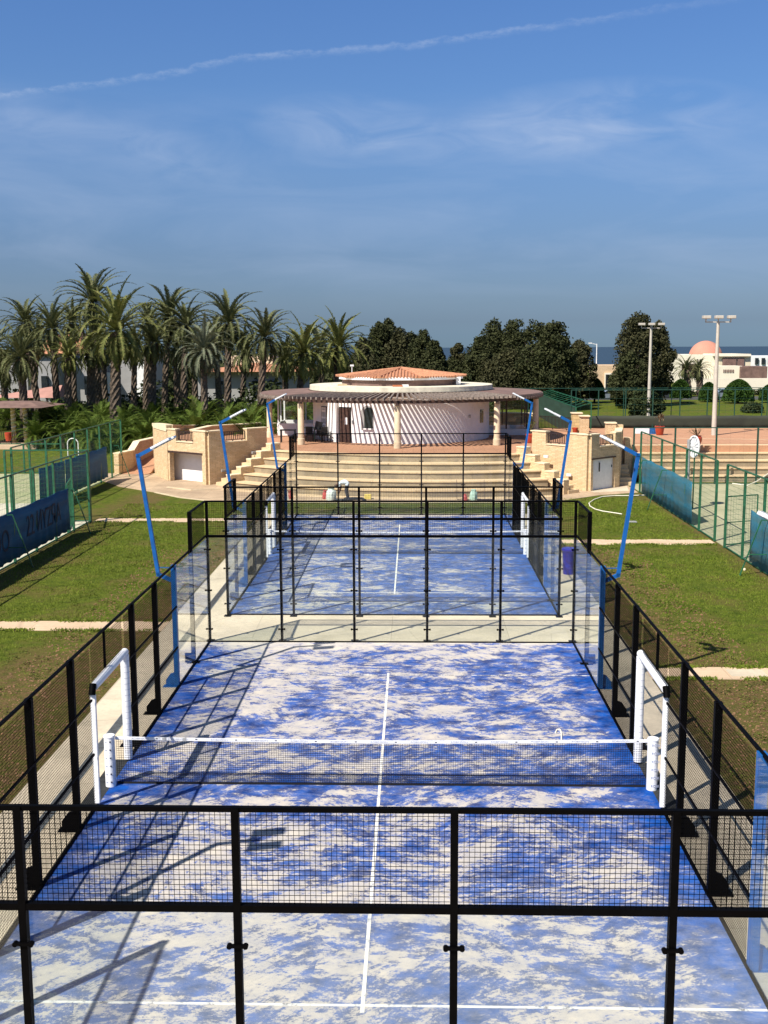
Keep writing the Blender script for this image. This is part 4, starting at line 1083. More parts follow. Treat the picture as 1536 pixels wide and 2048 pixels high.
# left near fence (runs away from the viewer), screens on the lawn side
gfence('green mesh fence of the near left court with dark blue banners', ((-14.4, 14.0), (-14.4, 40.85)), 3.35, screens=((0, 23.7, .18, 2.05),), braces=(16.3, 23.7), bdir=-1, grp='green fences of the neighbouring courts')
fl = bpy.data.objects['court_fence']
tx = text('banner_text', '22 ИYZЯA', 1.15, 'bannerink', fl, (-14.33, 34.4, 1.15), (PI/2, 0, PI/2), extr=.002, sx=.80)
tx = text('banner_text', 'ЯOO', 1.15, 'bannerink', fl, (-14.33, 29.3, 1.0), (PI/2, 0, PI/2), extr=.002, sx=.9)
gfence('green fence across the end of the near left court', ((-14.4, 41.0), (-18.3, 41.0)), 3.35, bdir=1, step=2.0, grp='green fences of the neighbouring courts')
gfence('tall green fence of the far left court with blue banners along the lawn', ((-18.05, 41.2), (-18.05, 60.6)), 3.45, screens=((3.5, 7.6, .2, 2.1), (7.7, 15.8, .2, 2.1)), braces=(17.6,), bdir=-1, grp='green fences of the neighbouring courts')
gfence('green gate frame between the two left courts', ((-15.2, 40.9), (-14.5, 37.9)), 2.1, step=1.2, bdir=1, wires=False, grp='green fences of the neighbouring courts')
gfence('far green fence at the back of the left courts', ((-22, 60.8), (-44, 60.8)), 1.9, step=2.4, hz=.9, grp='green fences of the neighbouring courts', vs_=3)
gfence('green mesh fence along the far end of the right court with a teal screen', ((13.1, 51.4), (13.1, 36.0)), 3.35, mat='greensteel', screens=((.6, 11.6, .1, 2.05),), braces=(1.9, 6.6), bdir=-1, scr='screenR', grp='green fences of the neighbouring courts', step=1.25*2)
gfence('green mesh fence along the near end of the right court with a teal screen', ((13.1, 34.5), (13.1, 17.8)), 3.35, mat='greensteel', screens=((3.4, 16., .1, 2.05),), braces=(5.4,), bdir=-1, scr='screenR', grp='green fences of the neighbouring courts', step=2.4)
gt = thing('court_gate', 'open green mesh gate of the right court beside the pale path', 'gate')
MB().bar((13.1, 34.6, 2.05), (14.55, 35.2, 2.05), .045).bar((13.1, 34.6, .1), (14.55, 35.2, .1), .045).bar((14.55, 35.2, 0.08), (14.55, 35.2, 2.05), .045).bar((13.1, 34.6, 1.0), (14.55, 35.2, 1.0), .035).build('gate_frame', 'greensteel', gt)
mb = MB()
for j in range(9): mb.bar((13.1, 34.6, .3+.2*j), (14.55, 35.2, .3+.2*j), .008)
for j in range(1, 12): q = Vector((13.1, 34.6)).lerp(Vector((14.55, 35.2)), j/12); mb.bar((*q, .1), (*q, 2.05), .006)
mb.build('gate_mesh', 'greensteel', gt)
gfence('green fence on the far side of the right court', ((13.4, 54.9), (30, 54.9)), 3.3, mat='greensteel2', step=2.5, grp='green fences of the neighbouring courts', hz=.6, vs_=.6)
gfence('green cross fence in the middle of the right court', ((15.4, 34.4), (30, 33.6)), 2.3, mat='greensteel2', step=1.3, grp='green fences of the neighbouring courts', hz=.5, vs_=.5, t_=.012)
# pole, dish, net on the right court
tag(MB().cyl((14.0, 44.5, 0), (14.0, 44.5, 3.5), .085, n=14).build('steel_post', 'grey', smooth=True), 'thick grey steel post standing inside the right court fence', 'post')
dc = thing('satellite_dish', 'white round dish with spokes above the right court fence', 'dish', tuple(at(1388, 893, 45.2)), R(-60))
ring = MB(); ctr = MB()
for i in range(28):
    a, c_ = 2*PI*i/28, 2*PI*(i+1)/28
    ring.bar((.36*math.cos(a), 0, .52*math.sin(a)), (.36*math.cos(c_), 0, .52*math.sin(c_)), .05, .06)
ring.build('rim', 'white', dc)
for i in range(6): a = PI*i/6; ctr.bar((.35*math.cos(a), 0, .51*math.sin(a)), (-.35*math.cos(a), 0, -.51*math.sin(a)), .025)
ctr.build('spokes', 'white', dc); MB().add([(0, .02, 0)]+[(.34*math.cos(2*PI*i/28), .05, .5*math.sin(2*PI*i/28)) for i in range(28)]+[(0, .04, 0)]+[(.34*math.cos(2*PI*i/28), .07, .5*math.sin(2*PI*i/28)) for i in range(28)],
    [(0, 1+i, 1+(i+1) % 28) for i in range(28)]+[(29, 30+(i+1) % 28, 30+i) for i in range(28)]+[(1+i, 30+i, 30+(i+1) % 28, 1+(i+1) % 28) for i in range(28)]).build('dish', 'plasticw', dc)
q = Vector(dc.location); MB().bar((0, .06, -.3), (0, .06, -q.z), .05).build('mounting_post', 'greensteel', dc)
hp = MB(); P_ = [(14.9, 44.0, .06), (17.3, 43.6, .4), (19.5, 43.0, 1.6)]
hp.tube([at(1465, 967, 48), at(1495, 971, 47), at(1515, 962, 46), at(1540, 945, 45)], .03); tag(hp.build('garden_hose', 'hose'), 'pale hose hanging inside the right court', 'hose')

# olive windscreen and tennis fence at the back right
gfence('long dark fence with an olive windscreen behind the red terrace', ((12.2, 72.4), (40, 72.4)), 2.88, mat='greensteel2', step=1.92, screens=((0, 27.8, .02, 1.02),), bdir=-1, scr='screenD', z0=1.9, hz=.45, vs_=.5, t_=.012, pw=.035, name='tennis_fence', grp='dark green tennis fences')
gfence('parallel dark fence further back across the lawn', ((6.5, 88), (48, 88)), 2.9, mat='greensteel2', step=4., z0=1.4, hz=1.4, vs_=4, name='tennis_fence', grp='dark green tennis fences', pw=.03)
sf = thing('ball_cage', 'green screened cage with a slatted top right of the clubhouse', 'cage')
A_, B_ = at(1152, 815, 70.5), at(1077, 787, 96)
mb = MB(); mb.wall([(A_.x, A_.y), (B_.x, B_.y)], .05, 1.4, A_.z-.03); mb.build('screen', 'screenG', sf)
mb = MB(); w_ = Vector((1.15, .4, 0)); A2, B2 = A_+w_+Vector((0, 0, .32)), B_+w_+Vector((0, 0, .32)); mb.bar(A_, B_, .06); mb.bar(A2, B2, .06)
for i in range(13): k = i/12; mb.bar(A_.lerp(B_, k), A2.lerp(B2, k), .045)
mb.bar(A_, (A_.x, A_.y, 1.4), .08); mb.bar(A2, (A2.x, A2.y, 1.4), .07); mb.build('frame', 'greensteel', sf)

# light masts
def mast(label, x, y, z0, z1, sc=1.):
    root = thing('light_mast', label, 'light mast', (x, y, z0), group='tall floodlight masts')
    H = z1-z0; MB().cyl((0, 0, 0), (0, 0, H), .17*sc, .10*sc, 14).build('mast', 'mast', root, smooth=True)
    MB().bar((-.85*sc, 0, H+.02), (.85*sc, 0, H+.02), .07).build('crossbar', 'mast', root)
    for k in (-1, 0, 1):
        MB().box((k*.82*sc, -.15, H+.34), (.50*sc, .5, .20)).build('lamp_head', 'mast', root, bevel=.03)
        MB().bar((k*.82*sc, 0, H), (k*.82*sc, 0, H+.26), .06).build('bracket', 'mast', root)
mast('tall pale floodlight mast with three lamps on the right of the terrace', 20.85, 65.6, 2.0, 9.5)
mast('pale floodlight mast with three lamps in front of the lone dark tree', 20.6, 85.4, 1.4, 9.4)
sl_ = thing('street_lamp', 'slim white street lamp between the dark trees and the sea', 'street lamp', tuple(at(1192, 760, 150)))
MB().cyl((0, 0, -2), (0, 0, 5.1), .09, .06, 8).build('pole', 'white', sl_); MB().bar((0, 0, 5.0), (-.9, 0, 5.2), .06).build('arm', 'white', sl_); MB().box((-.95, 0, 5.2), (.5, .2, .12)).build('lamp_head', 'white', sl_)

# pond
struct('pond', MB().bb(20.5, 60, 80.5, 89.5, 1.2, 1.50), 'pond')
struct('pond_rim', MB().bb(14, 62, 89.5, 90.2, 1.2, 1.62).bb(14, 20.5, 83, 83.5, 1.2, 1.6), 'kerb')

# ================================================================== FAR BUILDINGS
def bx(mb, u0, u1, v0, v1, Y, depth):
    a = at(u0, v0, Y); b_ = at(u1, v1, Y); mb.bb(a.x, b_.x, Y, Y+depth, min(a.z, b_.z), max(a.z, b_.z)); return mb
# dome building
db = thing('domed_building', 'cream building with a pale pink dome on the right horizon', 'building')
bx(MB(), 1366, 1452, 710, 800, 182, 18).build('wall', 'creamw', db)
c = at(1411, 712, 191); MB().lathe((c.x, c.y, c.z-.3), [(2.95*math.cos(PI/2*i/14), 3.0*math.sin(PI/2*i/14)) for i in range(14)]+[(.02, 3.0)], 40).build('dome', 'pinkdome', db, smooth=True)
bx(MB(), 1365, 1398, 728, 752, 181.7, .4).build('doorway', 'wood', db)
cb = thing('flat_roof_building', 'cream flat-roofed building with wide dark windows right of the dome', 'building')
bx(MB(), 1444, 1498, 711, 800, 178, 10).build('wall', 'cream', cb); bx(MB(), 1440, 1502, 708, 712.5, 177.4, 11).build('roof_edge', 'creamw', cb)
bx(MB(), 1446, 1472, 716, 732, 177.7, .35).build('window', 'panelroof', cb); bx(MB(), 1476, 1488, 716, 732, 177.7, .35).build('window', 'panelroof', cb)
bx(MB(), 1440, 1483, 732, 758, 172, 4).build('parapet_wall', 'creamw', cb); bx(MB(), 1483, 1534, 733, 760, 171, 5).build('grey_wall', 'panelroof', cb)
mb = MB()
for k in range(7): bx(mb, 1447+k*3.2, 1448.4+k*3.2, 739, 745, 171.9, .1)
mb.build('vent_slots', 'panelroof', cb)
wb = thing('white_building', 'white blocky building with blue-shaded windows at the right edge', 'building')
bx(MB(), 1498, 1580, 712, 790, 195, 10).build('wall', 'white', wb)
for k in range(4): bx(MB(), 1511+k*13, 1517+k*13, 716, 728, 194.7, .35).build('window', 'glassdark', wb)
lw = thing('boundary_wall', 'long cream boundary wall behind the clipped hedges', 'wall'); a = at(1365, 757, 140); b_ = at(1600, 762, 140)
MB().bb(a.x, b_.x+20, 140, 140.5, .8, a.z).build('wall', 'creamw', lw)
sb = thing('sandstone_building', 'sandstone gatehouse with a tall window between the dark trees', 'building')
bx(MB(), 1197, 1262, 731, 812, 142, 8).build('wall', 'sand', sb)
bx(MB(), 1210, 1227, 746, 783, 141.6, .5).build('window_reveal', 'creamw', sb); bx(MB(), 1212, 1226, 749, 783, 141.3, .4).build('window', 'glassdark', sb)
# white villas among the palms
def gable(mb, u0, u1, v0, vt, Y, depth, over=.5):
    a = at(u0, v0, Y); b_ = at(u1, v0, Y); tz = at((u0+u1)/2, vt, Y).z; xm = (a.x+b_.x)/2; z = a.z
    V = []
    for y in (Y-over, Y+depth):
        V += [(a.x-over, y, z-.1), (xm, y, tz), (b_.x+over, y, z-.1), (a.x-over, y, z+.12), (xm, y, tz+.22), (b_.x+over, y, z+.12)]
    mb.add(V, [(0, 1, 4, 3), (1, 2, 5, 4), (6, 9, 10, 7), (7, 10, 11, 8), (0, 6, 7, 1), (1, 7, 8, 2), (3, 4, 10, 9), (4, 5, 11, 10), (0, 3, 9, 6), (2, 8, 11, 5)])
def hip(mb, u0, u1, v0, vt, Y, depth):
    a = at(u0, v0, Y); b_ = at(u1, v0, Y); tz = at((u0+u1)/2, vt, Y).z; y1 = Y+depth; i = min((b_.x-a.x)/2.2, depth/2)
    mb.add([(a.x, Y, a.z), (b_.x, Y, a.z), (b_.x, y1, a.z), (a.x, y1, a.z), (a.x+i, Y+depth/2, tz), (b_.x-i, Y+depth/2, tz)], [(0, 1, 5, 4), (1, 2, 5), (2, 3, 4, 5), (3, 0, 4), (0, 3, 2, 1)])
va = thing('villa', 'white villa with orange tiled gables behind the tall palms on the left', 'villa')
bx(MB(), 62, 120, 708, 850, 112, 10).build('wall', 'stuccog', va); bx(MB(), 120, 200, 722, 850, 114, 10).build('wall', 'stuccog', va); bx(MB(), 158, 292, 715, 850, 118, 10).build('wall', 'stuccog', va); bx(MB(), 268, 293, 716, 850, 117.4, .5).build('bright_wall_spot', 'white', va); bx(MB(), 205, 225, 745, 850, 117.5, .4).build('bright_wall_spot', 'white', va)  # walls carry shade in their grey; thin white panels imitate the bright spots
mb = MB(); hip(mb, 52, 128, 708, 668, 111.5, 9); hip(mb, 100, 168, 700, 652, 119, 8); mb.build('tiled_roof', 'tile', va)
bx(MB(), 158, 182, 712, 727, 117.2, .5).build('balcony', 'white', va)
for u in (82, 168): bx(MB(), u, u+14, 752, 790, 111.6 if u < 100 else 113.6, .5).build('window', 'glassdark', va)
for u in (20,): bx(MB(), -60, 60, 728, 850, 121, 9).build('wall', 'stuccog', va)
vb = thing('villa', 'long low white villa with a straight orange roof behind the palms left of the clubhouse', 'villa')
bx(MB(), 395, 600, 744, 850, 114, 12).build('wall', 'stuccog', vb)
mb = MB(); hip(mb, 380, 612, 744, 728, 112.8, 14); mb.build('tiled_roof', 'tile', vb)
bx(MB(), 455, 545, 712, 731, 122, 6).build('upper_storey', 'column', vb)
for u in (430, 505, 535): bx(MB(), u, u+16, 762, 790, 113.7, .4).build('window', 'glassdark', vb)

# gazebo
gz = thing('gazebo', 'thatched brown gazebo on yellow spiral pillars at the left edge', 'gazebo')
a = at(92, 813, 70.5); b_ = at(-60, 813, 70.5)
mb = MB(); xm = (a.x+b_.x)/2; vs = [(b_.x, 69.5, a.z-.05), (a.x, 69.5, a.z-.05), (a.x, 75, a.z-.05), (b_.x, 75, a.z-.05), (b_.x+1.5, 71.5, a.z+.30), (a.x-1.5, 71.5, a.z+.30), (a.x-1.5, 73, a.z+.30), (b_.x+1.5, 73, a.z+.30)]
mb.add(vs, [(0, 3, 2, 1), (4, 5, 6, 7), (0, 1, 5, 4), (1, 2, 6, 5), (2, 3, 7, 6), (3, 0, 4, 7)]); mb.build('roof', 'panelroof', gz)
for u in (29, 53, -30):
    p = at(u, 884, 71.4); pl = MB().cyl((p.x, 71.4, p.z-.3), (p.x, 71.4, a.z), .17, n=16).build('pillar', 'gold', gz, smooth=True)
    sp_ = MB(); N = 60; H_ = a.z-p.z
    for i in range(N):
        t0, t1 = i/N, (i+1)/N; f0, f1 = t0*18*2*PI/2, t1*18*2*PI/2
        sp_.cyl((p.x+.16*math.cos(f0), 71.4+.16*math.sin(f0), p.z+H_*t0), (p.x+.16*math.cos(f1), 71.4+.16*math.sin(f1), p.z+H_*t1), .05, n=6)
    sp_.build('spiral', 'creamw', pl)
mb = MB(); p = at(30, 886, 71); mb.bb(p.x-10, p.x+2.2, 69.2, 76, .3, p.z); mb.build('plinth', 'path', gz)
q0, q1 = at(-30, 868, 70.5), at(29, 868, 70.5); railing(gz, (q0.x, q0.y), (q1.x, q1.y), p.z, p.z+.85)
p2 = at(41, 872, 71.6); tag(MB().box((p2.x, 71.7, p2.z+.1), (.85, .5, .9)).build('bench_seat', 'dark', bevel=.05), 'dark cushion seat between the two gazebo pillars', 'seat')
p3 = at(17, 882, 70.2); o = thing('plant_pot', 'small dark red pot in front of the gazebo railing', 'plant pot', (p3.x, 70.2, p3.z)); MB().lathe((0, 0, 0), [(.16, 0), (.24, .3), (.25, .6), (.2, .62)], 18).build('pot', 'pot', o, smooth=True)
tn = thing('garden_tent', 'pink canvas tent roof behind the gazebo', 'tent'); a = at(-40, 796, 90); b_ = at(115, 796, 90)
mb = MB(); mb.add([(a.x, 90, a.z), (b_.x, 90, a.z), (b_.x, 96, a.z), (a.x, 96, a.z), (a.x+6.6, 93, a.z+1.05)], [(0, 1, 4), (1, 2, 4), (2, 3, 4), (3, 0, 4), (0, 3, 2, 1)]); mb.build('canopy', 'tentpink', tn)
for x in (a.x+.3, a.x+6, b_.x-.3): MB().cyl((x, 90.3, 1.2), (x, 90.3, a.z), .07, n=8).build('leg', 'wood', tn)
pt = thing('picnic_table', 'pink picnic table on the lawn behind the gazebo', 'table', (-26.5, 79, 1.35)); MB().bb(-1.2, 1.2, -.5, .5, .72, .80).build('table_top', 'tentpink', pt)
for s in (-1, 1): MB().bb(s*.8-.08, s*.8+.08, -.35, .35, 0, .72).build('leg', 'tentpink', pt)
hp = thing('goal_hoop', 'small white arched hoop on the left lawn behind the fences', 'hoop', tuple(at(146, 895, 64)), 0); mb = MB()
for i in range(12): a_, c_ = PI*i/12, PI*(i+1)/12; mb.cyl((.36*math.cos(a_), 0, .25+.36*math.sin(a_)), (.36*math.cos(c_), 0, .25+.36*math.sin(c_)), .035, n=6)
mb.cyl((.36, 0, -.6), (.36, 0, .25), .035, n=6).cyl((-.36, 0, -.6), (-.36, 0, .25), .035, n=6); mb.build('hoop', 'white', hp)

# cars beyond the lawn
def car(label, u, v, Y, mat, L=4.3, rz=0.):
    p = at(u, v, Y); root = thing('parked_car', label, 'car', (p.x, Y, hgt(p.x, Y)-.2), rz, 'cars parked beyond the lawn')
    b1 = MB(); prof = [(-L/2, .35), (-L/2, .75), (-L*.30, .88), (-L*.16, 1.35), (L*.22, 1.40), (L*.40, .95), (L/2, .85), (L/2, .35)]
    n = len(prof); vs = [(x, y, z) for y in (-.85, .85) for x, z in prof]
    b1.add(vs, [tuple(range(n)), tuple(range(n, 2*n))[::-1]]+[(i, n+i, n+(i+1) % n, (i+1) % n) for i in range(n)]); body = b1.build('body', mat, root, bevel=.06)
    MB().add([(-L*.15, -.86, 1.28), (L*.20, -.86, 1.32), (L*.33, -.86, .96), (-L*.26, -.86, .92), (-L*.15, -.87, 1.28), (L*.20, -.87, 1.32), (L*.33, -.87, .96), (-L*.26, -.87, .92)], [(0, 1, 2, 3), (4, 7, 6, 5)]).build('side_window', 'carglass', body)
    for x in (-L*.31, L*.31):
        for y in (-.80, .80): MB().cyl((x, y-.1, .33), (x, y+.1, .33), .33, n=18).build('wheel', 'tyre', root)
car('silver hatchback parked in front of the sandstone gatehouse', 1222, 800, 128, 'carpaint')
car('dark car mostly hidden by shade left of the lone tree', 1262, 798, 129, 'cardark')
car('dark car parked below the clipped hedges right of the lone tree', 1345, 800, 130, 'cardark')
car('grey car parked between two clipped hedges behind the tall mast', 1450, 800, 130, 'carpaint')
struct('road', MB().bb(14, 80, 126, 134, 1.0, 1.394+.03), 'asphalt')

# ================================================================== WORKER + CLUTTER
def skinned(name, joints, edges, radii, mat, parent, root=0, sub=2):
    me = bpy.data.meshes.new(name); me.from_pydata(joints, edges, []); o = bpy.data.objects.new(name, me); COL.objects.link(o); o.parent = parent
    sk = o.modifiers.new('skin', 'SKIN'); sk.use_smooth_shade = True
    if not me.skin_vertices: me.attributes.new('tmp', 'FLOAT', 'POINT')
    return o, me
worker = thing('person', 'person in a pale shirt and dark trousers bending down at the foot of the steps', 'person', (-2.98, 48.55, .012), 0)
def body():
    # x: towards the left of the picture is negative; the figure bends towards -x
    J = {'pel': (0.10, 0, .86), 'spi': (-.08, 0, .95), 'che': (-.30, 0, .93), 'neck': (-.40, 0, .84), 'head': (-.50, 0, .74), 'crown': (-.55, 0, .66),
         'hl': (.10, -.10, .84), 'kl': (.03, -.13, .46), 'al': (.10, -.13, .08), 'tl': (-.10, -.14, .04),
         'hr': (.10, .10, .84), 'kr': (.06, .14, .46), 'ar': (.16, .14, .08), 'tr': (-.04, .15, .04),
         'sl': (-.30, -.18, .86), 'el': (-.30, -.20, .58), 'wl': (-.36, -.16, .34), 'pl': (-.39, -.15, .26),
         'sr': (-.30, .18, .86), 'er': (-.24, .20, .58), 'wr': (-.34, .14, .34), 'pr': (-.38, .13, .26)}
    Rr = {'pel': .18, 'spi': .17, 'che': .19, 'neck': .055, 'head': .10, 'crown': .085, 'hl': .12, 'kl': .085, 'al': .045, 'tl': .04, 'hr': .12, 'kr': .085, 'ar': .045, 'tr': .04,
          'sl': .06, 'el': .045, 'wl': .03, 'pl': .035, 'sr': .06, 'er': .045, 'wr': .03, 'pr': .035}
    E = [('pel', 'spi'), ('spi', 'che'), ('che', 'neck'), ('neck', 'head'), ('head', 'crown'), ('pel', 'hl'), ('hl', 'kl'), ('kl', 'al'), ('al', 'tl'), ('pel', 'hr'), ('hr', 'kr'), ('kr', 'ar'), ('ar', 'tr'),
         ('che', 'sl'), ('sl', 'el'), ('el', 'wl'), ('wl', 'pl'), ('che', 'sr'), ('sr', 'er'), ('er', 'wr'), ('wr', 'pr')]
    # fingers
    for s in ('l', 'r'):
        p = Vector(J['p'+s])
        for k in range(5):
            nm = 'f%s%d' % (s, k); J[nm] = tuple(p+Vector((-.025+.0*k, -.028+.014*k, -.075+(.03 if k == 4 else 0)))); Rr[nm] = .009; E.append(('p'+s, nm))
    keys = list(J); idx = {k: i for i, k in enumerate(keys)}
    me = bpy.data.meshes.new('body'); me.from_pydata([J[k] for k in keys], [(idx[a], idx[b]) for a, b in E], [])
    o = bpy.data.objects.new('body', me); COL.objects.link(o); o.parent = worker
    o.modifiers.new('skin', 'SKIN')
    for i, k in enumerate(keys):
        sv = me.skin_vertices[0].data[i]; sv.radius = (Rr[k], Rr[k]); sv.use_root = (k == 'pel')
    o.modifiers.new('sub', 'SUBSURF').levels = 1; o.modifiers['sub'].render_levels = 1
    for k in ('skin', 'shirt', 'trousers', 'hair'): me.materials.append(M[k])
    # bake and colour the clothed regions
    dg = bpy.context.evaluated_depsgraph_get(); ev = o.evaluated_get(dg); m2 = bpy.data.meshes.new_from_object(ev); o.modifiers.clear(); o.data = m2
    for pl in m2.polygons:
        c = pl.center; i = 0
        if c.z < .80 and c.x > -.17 and not (c.z > .62 and c.x < -.14): i = 2
        if c.z < .10: i = 3
        if c.z > .70 and c.x > -.40 and not (c.z < .80 and c.x > -.02): i = 1
        if c.x < -.44 and c.z > .55: i = 3 if c.x < -.50 else 0
        if c.x < -.17 and c.z < .62: i = 0
        pl.material_index = i; pl.use_smooth = True
body()
def sack(label, name, loc, s, mat, rz=0., seed=1):
    rg = random.Random(seed); mb = MB(); mb.lathe((0, 0, 0), [(.30*s, 0), (.36*s, .10*s), (.33*s, .38*s), (.30*s, .62*s), (.20*s, .74*s), (.26*s, .86*s), (.10*s, .90*s)], 14)
    mb.v = [(x+rg.uniform(-.04, .04)*s, y*.8+rg.uniform(-.04, .04)*s, z+rg.uniform(-.02, .02)*s) for x, y, z in mb.v]
    o = mb.build(name, mat, smooth=True); o.location = loc; o.rotation_euler = (0, 0, rz); return tag(o, label, 'sack')
sack('crumpled white sack standing beside the bending worker', 'sack', (-3.72, 48.3, .01), .78, 'bag', seed=2)
sack('small red sack left of the white sack by the steps', 'sack', (-4.05, 48.7, .01), .52, 'redbag', seed=3)
sack('pale mint green sack on the grass edge right of the centre', 'sack', (3.78, 48.3, .01), .62, 'mintbag', seed=5)
sack('small red sack lying beside the mint green sack', 'sack', (3.32, 48.1, .01), .38, 'redbag', seed=6)
o = MB().box((0, 0, .13), (.36, .3, .26)).build('crate', 'yellow', bevel=.02); o.location = (-1.80, 48.6, .012); tag(o, 'small yellow crate to the right of the bending worker', 'crate')
mb = MB(); mb.tube([(-3.5, 48.1, .06), (-3.1, 47.9, .05), (-2.6, 48.0, .10), (-2.1, 48.1, .12), (-1.9, 47.9, .05)], .07, 8); tag(mb.build('fabric_roll', 'dark', smooth=True), 'dark rolled sheet lying at the feet of the worker', 'roll')
mb = MB(); mb.box((4.4, 48.1, .05), (.9, .25, .06)); mb.bar((2.9, 48.3, .05), (2.9, 48.6, 1.05), .02); mb.bar((4.35, 48.3, .05), (4.35, 48.6, 1.05), .02); mb.bar((2.9, 48.25, .06), (4.35, 48.25, .06), .03)
tag(mb.build('barrow_frame', 'darkmetal'), 'thin dark frame of a hand cart around the mint sack', 'cart')
# bin
bn_ = thing('waste_bin', 'bright blue plastic waste bin beside the far court corner', 'bin', (6.15, 29.3, .0))
MB().lathe((0, 0, 0), [(.19, 0), (.20, .03), (.235, .86), (.25, .88), (.25, .93), (.20, .93), (.19, .80)], 18).build('body', 'bin', bn_, smooth=True)
MB().lathe((0, 0, .84), [(.24, 0), (.262, .01), (.262, .08), (.24, .10)], 18).build('rim', 'bin', bn_, smooth=True)
# hose on the right lawn
hh = MB(); hz_ = .03
P_ = [onz(u, v, hz_) for u, v in ((1290, 990), (1262, 991), (1230, 991), (1205, 993), (1188, 999), (1178, 1006), (1180, 1012), (1190, 1018), (1205, 1022), (1225, 1025), (1244, 1028))]
hh.tube([Vector((p.x, p.y, .025)) for p in P_], .028, 6); tag(hh.build('garden_hose', 'hose', smooth=True), 'pale hose curling over the far right lawn', 'hose')
p = onz(1262, 1043, .02); tag(MB().box((p.x, p.y, .012), (.5, .35, .03)).build('inspection_cover', 'grey'), 'small grey cover in the far right lawn', 'cover')
p = onz(1489, 1140, .02); tag(MB().lathe((p.x, p.y, 0), [(.04, 0), (.05, .05), (.02, .09)], 10).build('stone', 'cap', smooth=True), 'small pale stone by the fence on the right lawn', 'stone')
# white cane-like mark on turf: a short bent pipe
tag(MB().tube([tuple(onz(u, v, .02)) for u, v in ((1123, 1480), (1123, 1466), (1120, 1459), (1114, 1459), (1111, 1465))], .017, 6).build('bent_pipe', 'hose', smooth=True), 'short pale bent hose piece on the turf behind the net', 'hose')
VEGETATION_BELOW = True

# ================================================================== VEGETATION
def frond_set(seed, nf, L, emin, emax, droop, nseg=16, leaf=.42, width=.045, up_bias=1., curl=.3):
    rg = np.random.default_rng(seed); V = []; F = []; nv = 0
    for i in range(nf):
        q = (i+.5)/nf; e0 = emax+(emin-emax)*q**up_bias+rg.normal(0, .08); phi = i*2.39996+rg.normal(0, .15); l = L*rg.uniform(.82, 1.08)*(.75+.35*math.sin(PI*min(1, .25+q*.9)))
        dr = droop*rg.uniform(.7, 1.3)*(.6+.9*math.cos(max(e0, 0))); p = np.array([0., 0., 0.]); e = e0; pts = [p]; dirs = []; side = rg.normal(0, .12)
        for k in range(nseg):
            e -= dr/nseg*(.4+1.4*k/nseg); ph = phi+side*k/nseg
            d = np.array([math.cos(ph)*math.cos(e), math.sin(ph)*math.cos(e), math.sin(e)]); dirs.append(d); p = p+d*l/nseg; pts.append(p)
        pts = np.array(pts); dirs = np.array(dirs)
        s = np.array([-math.sin(phi), math.cos(phi), 0])
        # rachis strip
        w = .035
        for k in range(nseg):
            a, b_ = pts[k], pts[k+1]; wk = w*(1-k/nseg)+.006; V += [a-s*wk, a+s*wk, b_+s*wk, b_-s*wk]; F.append((nv, nv+1, nv+2, nv+3)); nv += 4
        ns = nseg*2
        for k in range(3, ns):
            tpos = k/ns; j = min(nseg-1, int(tpos*nseg)); fr = tpos*nseg-j; b0 = pts[j]+(pts[j+1]-pts[j])*fr; d = dirs[j]; upv = np.cross(s, d); upv = upv if upv[2] > 0 else -upv
            ll = leaf*math.sin(PI*min(1, .18+tpos*.80))**.7*rg.uniform(.8, 1.15)
            for sg in (-1, 1):
                dd = d*.62+s*sg*.72+upv*curl*rg.uniform(.4, 1.2); dd /= np.linalg.norm(dd); tip = b0+dd*ll+np.array([0, 0, -.10*ll]); wd = d*width*.5
                V += [b0-wd, b0+wd, b0+dd*ll*.6+wd*.9, tip]; F.append((nv, nv+1, nv+2, nv+3)); nv += 4
    return np.array(V), np.array(F)
def mesh_from(V, F, name, mat):
    o = raw(name, V, F, mat); me = o.data; bpy.data.objects.remove(o); return me
tall_meshes = [mesh_from(*frond_set(s, 62, 2.95, -.95, 1.42, 1.10, nseg=20, leaf=.30, width=.085, curl=.5), 'crown', mt) for s, mt in ((1, 'frond'), (2, 'frond'), (3, 'frondbig'), (4, 'frondlight'))]
low_meshes = [mesh_from(*frond_set(s, 46, 2.9, -.05, 1.35, 1.35, curl=.35, leaf=.5, width=.06), 'crown', 'frondlow') for s in (11, 12, 13)]
skirt_meshes = [mesh_from(*frond_set(s, 22, 1.3, -1.4, -.3, .5, nseg=8, leaf=.25), 'dry_skirt', 'deadfrond') for s in (21, 22)]
def palm_trunk(H, r, lean, seed):
    rg = random.Random(seed); mb = MB(); n = 14; prof = []; steps = int(H/.16)
    V = []; F = []
    for k in range(steps+1):
        z = H*k/steps; cx = lean*(z/H)**1.6
        rad = r*(1.15-.25*z/H)
        if z > H-.9: rad *= 1.0+.55*(z-H+.9)/.9
        for i in range(n):
            a = 2*PI*(i+.5*(k % 2))/n; q_ = 1.13 if (i+k//2) % 2 else .88; V.append((cx+rad*q_*math.cos(a)*rg.uniform(.93, 1.07), rad*q_*math.sin(a), z+rg.uniform(-.03, .03)))
    for k in range(steps):
        for i in range(n): F.append((k*n+i, k*n+(i+1) % n, (k+1)*n+(i+1) % n, (k+1)*n+i))
    return mb.add(V, F+[tuple(range(steps*n, steps*n+n))])
